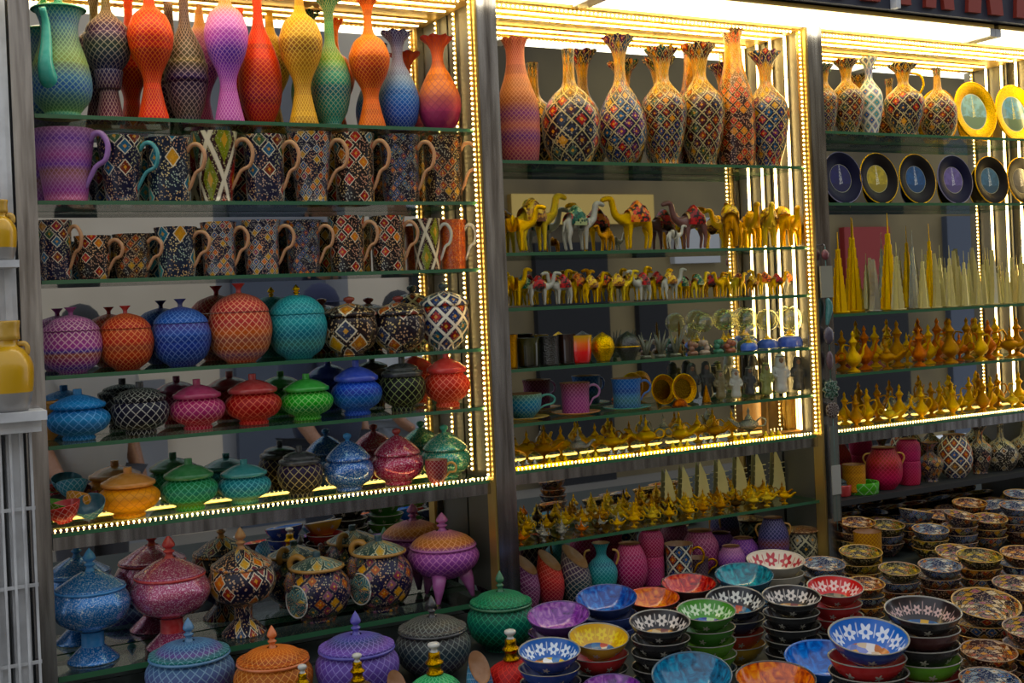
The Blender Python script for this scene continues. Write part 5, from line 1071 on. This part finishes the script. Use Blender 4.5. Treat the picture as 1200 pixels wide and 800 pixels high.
# ======== right bay, top shelf ========
z = UZ[0]
for cx, w, top, kd, m1, lab in [(969, 30, 76, 'wide_top', tm[2], 'ruffled mosaic vase at the left end of the right bay'), (994, 40, 71, 'wide_top', tm[3], 'mosaic vase with a dark ruffled mouth, second in the right bay'), (1021, 30, 68, 'wide_top', None, 'slim pale blue and white vase with a violet neck'), (1061, 46, 76, 'wide_top', tm[0], 'mosaic ewer with a cup shaped mouth and gold handle'), (1101, 42, 80, 'straight', tm[3], 'mosaic bottle vase with painted golden light, left of the gold plates')]:
    loc, D, H = shelf_at(cx, .06, z, w, top)
    if m1 is None: m1 = mos_mat('bwv', 'b8b4a0', ['305890', '489098', '6878a0', '3c8088'], N=7, line='e8e4d4', top=('5048a0', .7, .8), net=True)
    o = vase('vase', 'vase', lab, loc, D, H, kd, [m1], ruf=8)
    if cx == 1061: part('handle', MB().tube(sm([(.12*D, -.08*D, .88*H), (.34*D, -.25*D, .84*H), (.40*D, -.3*D, .7*H), (.30*D, -.22*D, .56*H)], 3), .003, 8), gold, o, 'gold handle')
gp = picmat('gp1', '88b0b8', '6a8060', 'd8d8a0')
for k, cx in enumerate((1141, 1188)):
    plate(cx, .085, z+.084, .081, ['wide gold rimmed plate with a pale tower picture, left of two', 'wide gold rimmed plate with a pale blue tower picture, right one'][k], [gold, [gp, picmat('gp2', '5890b8', '4a6858', 'c8c888')][k], gold], .12, 'gold_plate', .34)
z = UZ[1]
PL = [(985, '101060', 'navy plate with a violet ringed tower picture'), (1028, 'c8b050', 'dark plate with a yellow and blue picture'), (1073, '285890', 'dark plate with a blue mosque picture and gold rim'), (1117, '7868a8', 'violet edged plate with a pale grey centre'), (1160, '487090', 'dark plate with a small round blue grey picture'), (1197, '585860', 'dark plate cut by the right picture edge')]
dn = NB('plate_navy', .35, 0, (.005, .005, .03), .15).m; db = NB('plate_black', .35, 0, (.008, .005, .005), .15).m
for k, (cx, c, lab) in enumerate(PL):
    plate(cx, .085, z+.0705, .067, lab, [dn if k in (0, 3) else db, picmat('pl%d' % k, c, tint(c, .5, (0, 0, 0)), tint(c, .55)), gold if k not in (0, 3) else glaze('violet_rim', '8078a0')], .12, 'display_plate', .42)
# ======== right bay, spires ========
z = UZ[2]
def spire_mesh(m1, tiers=7, sail=False):
    mb = MB()
    if sail:
        mb.prism([(-.10, 0), (.10, 0), (.10, .12), (.085, .4), (.05, .7), (0, .92), (-.02, 1), (-.03, .9), (-.05, .3)], -.05, .05)
        for i in range(6): mb.box(-.06, .1, -.056, .056, .12*i+.08, .12*i+.095)
    else:
        for i in range(tiers):
            a = .085*(1-i/tiers)**.8+.012; z0 = i*.11; z1 = (i+1)*.11+.02
            mb.lathe([(0, z0), (a, z0), (a, z0), (a*.93, z1), (a*.93, z1), (0, z1)], 8)
            for q in range(3): mb.box(-a*.4, a*.4, -a*.4, a*.4, z0, z1*.99, 0, Matrix.Rotation(q*2.094, 4, 'Z') @ Matrix.Translation((a*.75, 0, 0)))
        mb.lathe([(0, .75), (.014, .75), (.004, 1.0), (0, 1.0)], 6)
    mb.lathe([(0, 0), (.13, 0), (.13, .02), (0, .021)], 16)
    return mb.mesh('spire', m1)
crys = glaze('pale_crystal', 'c8b878', .15)
SPM = {('g', 0): spire_mesh(gold), ('p', 0): spire_mesh(crys), ('g', 1): spire_mesh(gold2, sail=True), ('p', 1): spire_mesh(crys, sail=True), ('s', 0): spire_mesh(silver), ('s', 1): spire_mesh(silver, sail=True)}
SPM['cream'] = spire_mesh(NB('cream_card', .5, 0, (.85, .74, .36)).m, sail=True)
def spire(cx, top, Y, zz, k, lab, group=None, fat=1., nm='tower_souvenir'):
    loc, D, H = shelf_at(cx, Y, zz, 10, top)
    o = single(nm, SPM[k], None, 'souvenir', lab, loc, R0.uniform(-.3, .3), group); o.scale = (H*fat, H*fat, H); return o
for cx, top, Y, k, fat, lab in [(985, 272, .06, ('g', 0), .9, 'gold tower souvenir, first at the left end of the spire shelf'), (1003, 256, .09, ('g', 0), .7, 'tall gold spire, second at the left of the spire shelf'), (1025, 304, .05, ('s', 1), 1.1, 'short silver sail shaped tower souvenir'), (1044, 250, .08, ('g', 0), .85, 'tallest gold spire in the middle of the spire shelf'), (1053, 284, .04, ('p', 0), .9, 'pale spire beside the tallest gold one'), (1072, 270, .09, ('s', 0), .6, 'silver spire in the middle of the spire shelf'), (1083, 292, .045, ('p', 0), .8, 'pale spire right of the silver one'), (1092, 262, .105, ('g', 0), .6, 'gold spire behind the pale ones')]:
    spire(cx, top, Y, z, k, lab, fat=fat)
for i in range(20):
    spire(1098+i*5.6, R0.uniform(286, 312), [.03, .075, .115][i % 3], z, ('p', 0) if i % 4 else ('p', 1), 'pale crystal tower souvenir, %s in the dense group at right' % nth(i), 'pale tower souvenirs crowded on the right', fat=.75)
# ======== right bay, gold lamp shelves ========
def ewer_meshes(m1):
    b = MB().lathe(sm([(0, 0), (.16, 0), (.16, 0), (.15, .03), (.05, .1), (.08, .14), (.19, .26), (.17, .38), (.07, .52), (.06, .62), (.1, .7)], 2), 18)
    return [('body', b.mesh('body', m1)), ('lid', MB().lathe(sm([(.1, .7), (.11, .72), (.05, .8), (.03, .86), (.045, .91), (0, 1)], 2), 14).mesh('lid', m1)),
            ('spout', MB().tube(sm([(-.14, 0, .3), (-.26, 0, .42), (-.28, 0, .56), (-.36, 0, .66)], 2), [.05, .045, .036, .03, .026, .022, .02], 7).mesh('spout', m1)), ('handle', MB().tube(sm([(.09, 0, .62), (.24, 0, .66), (.30, 0, .5), (.18, 0, .3)], 2), .022, 6).mesh('handle', m1))]
EW = {k: ewer_meshes(m_) for k, m_ in (('gold', gold), ('amber', LM['orange'][0][1].materials[0]), ('silver', silver), ('brass', gold2))}
def ewer(X, Y, z, H, k, lab, rz, group=None):
    t = thing('coffee_ewer', 'ewer', lab, (X, Y, z+.0005), rz, group); t.scale = (H, H, H)
    for n_, me in EW[k]: part(n_, me, None, t)
for s_i, (z, nm) in enumerate(((UZ[3], 'upper'), (UZ[4], 'lower'))):
    for i in range(21):
        X = 1.86+i*.039; Y = [.112, .072, .034][i % 3]; hh = R0.uniform(.10, .122) if s_i == 0 else R0.uniform(.085, .10)
        if i % 4 != 1:
            kk = (['amber', 'gold', 'gold', 'brass'] if s_i == 0 else ['gold', 'silver', 'brass', 'gold'])[i % 4]
            ewer(X, Y, z, hh, kk, '%s ewer, %s from the left on the %s lamp shelf' % (kk, nth(i), nm), R0.choice((0, PI))+R0.uniform(-.4, .4)-.5, 'gold ewers and lamps on the %s lamp shelf' % nm)
        else:
            kk = (['gold', 'orange', 'brass'] if s_i == 0 else ['silver', 'gold', 'pale'])[i % 3]
            oil_lamp(X, Y, z, hh*.72, kk, '%s oil lamp, %s from the left on the %s lamp shelf' % ({'orange': 'amber'}.get(kk, kk), nth(i), nm), R0.choice((0, PI))+R0.uniform(-.3, .3)-1.2, 'gold ewers and lamps on the %s lamp shelf' % nm)
# cream sail shaped souvenirs at the back of the lowest shelf, middle bay
z = TZ[6]
for i, (cx, top, w) in enumerate([(784, 549, 1.2), (804, 545, 1.2), (824, 541, 1.3), (846, 537, 1.1), (868, 533, 1.4), (890, 529, 1.4), (912, 526, 1.3), (936, 522, 1.5)]):
    o = spire(cx, top, .137, z, 'cream', 'cream sail shaped souvenir, %s from the left behind the tiny lamps' % nth(i), 'cream sail souvenirs on the lowest shelf', nm='sail_souvenir')
    o.scale[0] = o.scale[0]*2.2; o.scale[1] *= .1; o.rotation_euler.z = 0
# ======== left edge: white frame, grille, yellow jars ========
for k, (a, b, lab) in enumerate(((-.050, -.0225, 'white aluminium upright left of the steel post'), (-.085, -.062, 'outer white aluminium upright at the left picture edge'))):
    single('white_upright', MB().box(a, b, -.02, .02, 0, 2.3).box(a+.008, b-.008, -.026, -.02, 0, 2.3), whitep, 'frame', lab)
t = thing('white_grille', 'grille', 'white metal grille below the yellow jars at the left edge', (-.045, -.03, 0))
mb = MB()
for i in range(6): mb.box(-.05+i*.016, -.046+i*.016, -.008, -.002, .4, 1.38)
for i in range(8): mb.box(-.05, .036, -.002, .0, .45+i*.13, .456+i*.13)
part('bars', mb, whitep, t)
part('top_ledge', MB().box(-.15, .052, -.07, .005, 1.385, 1.40).box(-.15, .045, -.05, .0, 1.365, 1.385), whitep, t, 'white ledge')
def yjar(cx, Y, z, D, H, lab):
    X = Xat(cx, Y, z)
    t = thing('storage_jar', 'jar', lab, (X, Y, z+.0006), -.3)
    b = NB('yellow_grey_glaze', .3, coat=.5); b.color(b.mix(b.step(b.gen(), .26, .27), '8a8886', 'c8a008'))
    part('body', MB().lathe(sm([(0, 0), (.36*D, 0), (.36*D, 0), (.45*D, .15*H), (.5*D, .36*H), (.49*D, .52*H), (.36*D, .66*H), (.22*D, .72*H), (.21*D, .78*H), (.21*D, .78*H)], 3), 40), b.m, t)
    part('neck', MB().lathe(sm([(.21*D, .78*H), (.26*D, .79*H), (.26*D, .79*H), (.25*D, .9*H), (.27*D, .98*H), (.25*D, H), (.2*D, .98*H), (0, .96*H)], 2), 36), glaze('jar_yellow', 'c8a008'), t)
    for s in (-1, 1):
        part('handle', MB().tube(sm([(s*.20*D, 0, .735*H), (s*.34*D, 0, .74*H), (s*.40*D, 0, .69*H), (s*.38*D, 0, .62*H)], 3), .0045, 8), glaze('jar_yellow', 'c8a008'), t)
yjar(12, -.055, 1.40, .078, .150, 'yellow storage jar with a grey foot and two small handles on the white ledge')
single('ledge_bracket', MB().box(-.12, -.024, -.085, -.027, 1.638, 1.650), whitep, 'bracket', 'small white bracket carrying the upper yellow jar')
yjar(2, -.055, 1.6505, .05, .10, 'smaller yellow jar cut by the left picture edge, above the larger one')
# ======== charms hanging on the right post ========
def hang(X, Y, z1, z0, lab, items):
    t = thing('hanging_charm', 'charm', lab, (X, Y, z1))
    part('hook', MB().tube([(0, .012, .004), (0, .004, .006), (0, 0, 0)], .0012, 6), steel, t)
    part('cord', MB().tube([(0, 0, 0), (0, 0, (z0-z1)/2), (0, 0, z0-z1)], .0012, 6), glaze('cord_teal', '2c6058', .7), t)
    for nm, dz, mb, m1 in items:
        for i, v in enumerate(mb.v): mb.v[i] = v+Vector((0, 0, dz))
        part(nm, mb, m1, t)
def disc(r, th=.006, pet=0):
    M = Matrix.Rotation(PI/2, 4, 'X')
    return MB().lathe(sm([(0, -th/2), (r*.9, -th/2), (r, 0), (r*.9, th/2), (0, th/2)], 2), 28, 0, M, ruf=(pet, .2, -5.) if pet else None)
hang(1.792, -.036, 1.645, 1.30, 'string of teal, violet and green charms on the post between middle and right bays', [
 ('bead', -.02, MB().ball((0, 0, 0), .011, 0, 12, None, (1, .6, 1.2)), glaze('bead_red', '6a2028')),
 ('tag', -.085, MB().box(-.019, .019, -.002, .002, -.038, .038), NB('tag_card', .5, 0, (.28, .27, .2)).m),
 ('hand_charm', -.155, MB().tube(sm([(0, 0, .03), (.006, 0, .01), (0, 0, -.02), (-.004, 0, -.035)], 3), [.004, .006, .008, .009, .009, .008, .006, .005, .004, .003], 8), glaze('charm_teal', '2c7070')),
 ('bead', -.215, MB().ball((0, 0, 0), .017, 0, 14, None, (.9, .5, 1.3)), glaze('bead_violet', '30243c')),
 ('bead', -.275, MB().ball((0, 0, 0), .013, 0, 12, None, (.8, .5, 1.8)), glaze('bead_plum', '503038')),
 ('flower_bead', -.345, disc(.023, .009, 8), L('fb', '2c5840', N=12))])
hang(1.792, -.038, 1.262, 0.96, 'brown medallion charm with a long ribbon on the same post', [
 ('medallion', -.012, disc(.019, .008), L('brm', '4a3428', N=10)),
 ('ribbon', -.15, MB().box(-.011, .011, -.001, .001, -.13, .10), NB('ribbon', .6, 0, (.10, .11, .09)).m),
 ('tag', -.18, MB().box(-.014, .014, -.004, -.0015, -.035, .035), NB('tag_pale', .5, 0, (.35, .34, .3)).m)])
# ======== passers by, seen in the mirrors ========
def person(X, Y, hgt, shirt, trouser, hair, lab, cap=None, rz=0., arm=0):
    s = hgt/1.75
    t = thing('person', 'person', lab, (X, Y, 0), rz); t.scale = (s, s, s)
    skin = glaze('skin_tan', '9a6a4c', .5)
    P = [(0, 0, .98), (0, 0, 1.15), (0, 0, 1.36), (0, 0, 1.47), (0, .01, 1.53), (0, .015, 1.60), (0, .01, 1.70),
         (.09, 0, .90), (.10, .01, .50), (.10, -.02, .09), (.10, .10, .035), (-.09, 0, .90), (-.10, .03, .50), (-.10, .0, .09), (-.10, .12, .035),
         (.18, 0, 1.42), (.23, -.02, 1.15), (.24, .06, .92), (.24, .09, .85), (-.18, 0, 1.42), (-.23, -.02, 1.15), (-.22, .12, .98), (-.18, .18, .93)]
    Ed = [(0, 1), (1, 2), (2, 3), (3, 4), (4, 5), (5, 6), (0, 7), (7, 8), (8, 9), (9, 10), (0, 11), (11, 12), (12, 13), (13, 14), (2, 15), (15, 16), (16, 17), (17, 18), (2, 19), (19, 20), (20, 21), (21, 22)]
    Rr = [.12, .105, .11, .055, .055, .088, .075, .095, .062, .042, .035, .095, .062, .042, .035, .046, .044, .034, .03, .046, .044, .034, .03]
    part('body', skinned('person_body', P, Ed, Rr, [skin], 2), None, t)
    part('shirt', skinned('shirt', [(0, 0, .86)]+[P[i] for i in (1, 2, 3, 15, 16, 19, 20)], [(0, 1), (1, 2), (2, 3), (2, 4), (4, 5), (2, 6), (6, 7)], [.20, .185, .22, .09, .115, .095, .115, .095], [NB('shirt', .8, 0, shirt).m], 2), None, t)
    part('trousers', skinned('trousers', [P[i] for i in (0, 7, 8, 9, 11, 12, 13)], [(0, 1), (1, 2), (2, 3), (0, 4), (4, 5), (5, 6)], [.155, .112, .08, .06, .112, .08, .06], [NB('trousers', .8, 0, trouser).m], 2), None, t)
    hm = MB().ball((0, -.012, 1.655), .108, 0, 20, None, (.88, .95, 1.0))
    part('cap' if cap else 'hair', hm, NB('head_top', .7, 0, cap or hair).m, t)
    if cap: part('cap_peak', MB().lathe(sm([(.0, 0), (.07, .004), (.085, 0)], 2), 20, 0, Matrix.Translation((0, .09, 1.66))), NB('peak', .7, 0, cap).m, t)
    f = MB()
    for q in (-1, 1): f.ball((q*.032, .098, 1.615), .009, 0, 8)
    f.ball((0, .108, 1.585), .014, 1, 8, None, (.8, 1, 1.2)); f.ball((0, .094, 1.548), .02, 2, 8, None, (1.3, .5, .4))
    for q in (-1, 1): f.ball((q*.088, .0, 1.59), .018, 1, 8, None, (.4, .8, 1.3))
    part('face_features', f, [darkin, skin, glaze('lips', '6a2018')], t)
person(.58, -2.85, 1.60, (.35, .33, .30), (.05, .05, .06), (.01, .01, .012), 'dark haired person in a grey shirt reflected behind the round violet jar', rz=-.4)
person(1.71, -3.0, 1.66, (.03, .04, .08), (.02, .025, .04), (.02, .02, .02), 'person in a dark blue cap reflected right of the turquoise jar', cap=(.01, .015, .06), rz=-.5)
person(2.42, -3.7, 1.62, (.55, .58, .62), (.25, .28, .33), (.02, .015, .01), 'person in a white shirt and dark cap reflected above the mosaic jars', cap=(.015, .015, .02), rz=-.6)

relax()
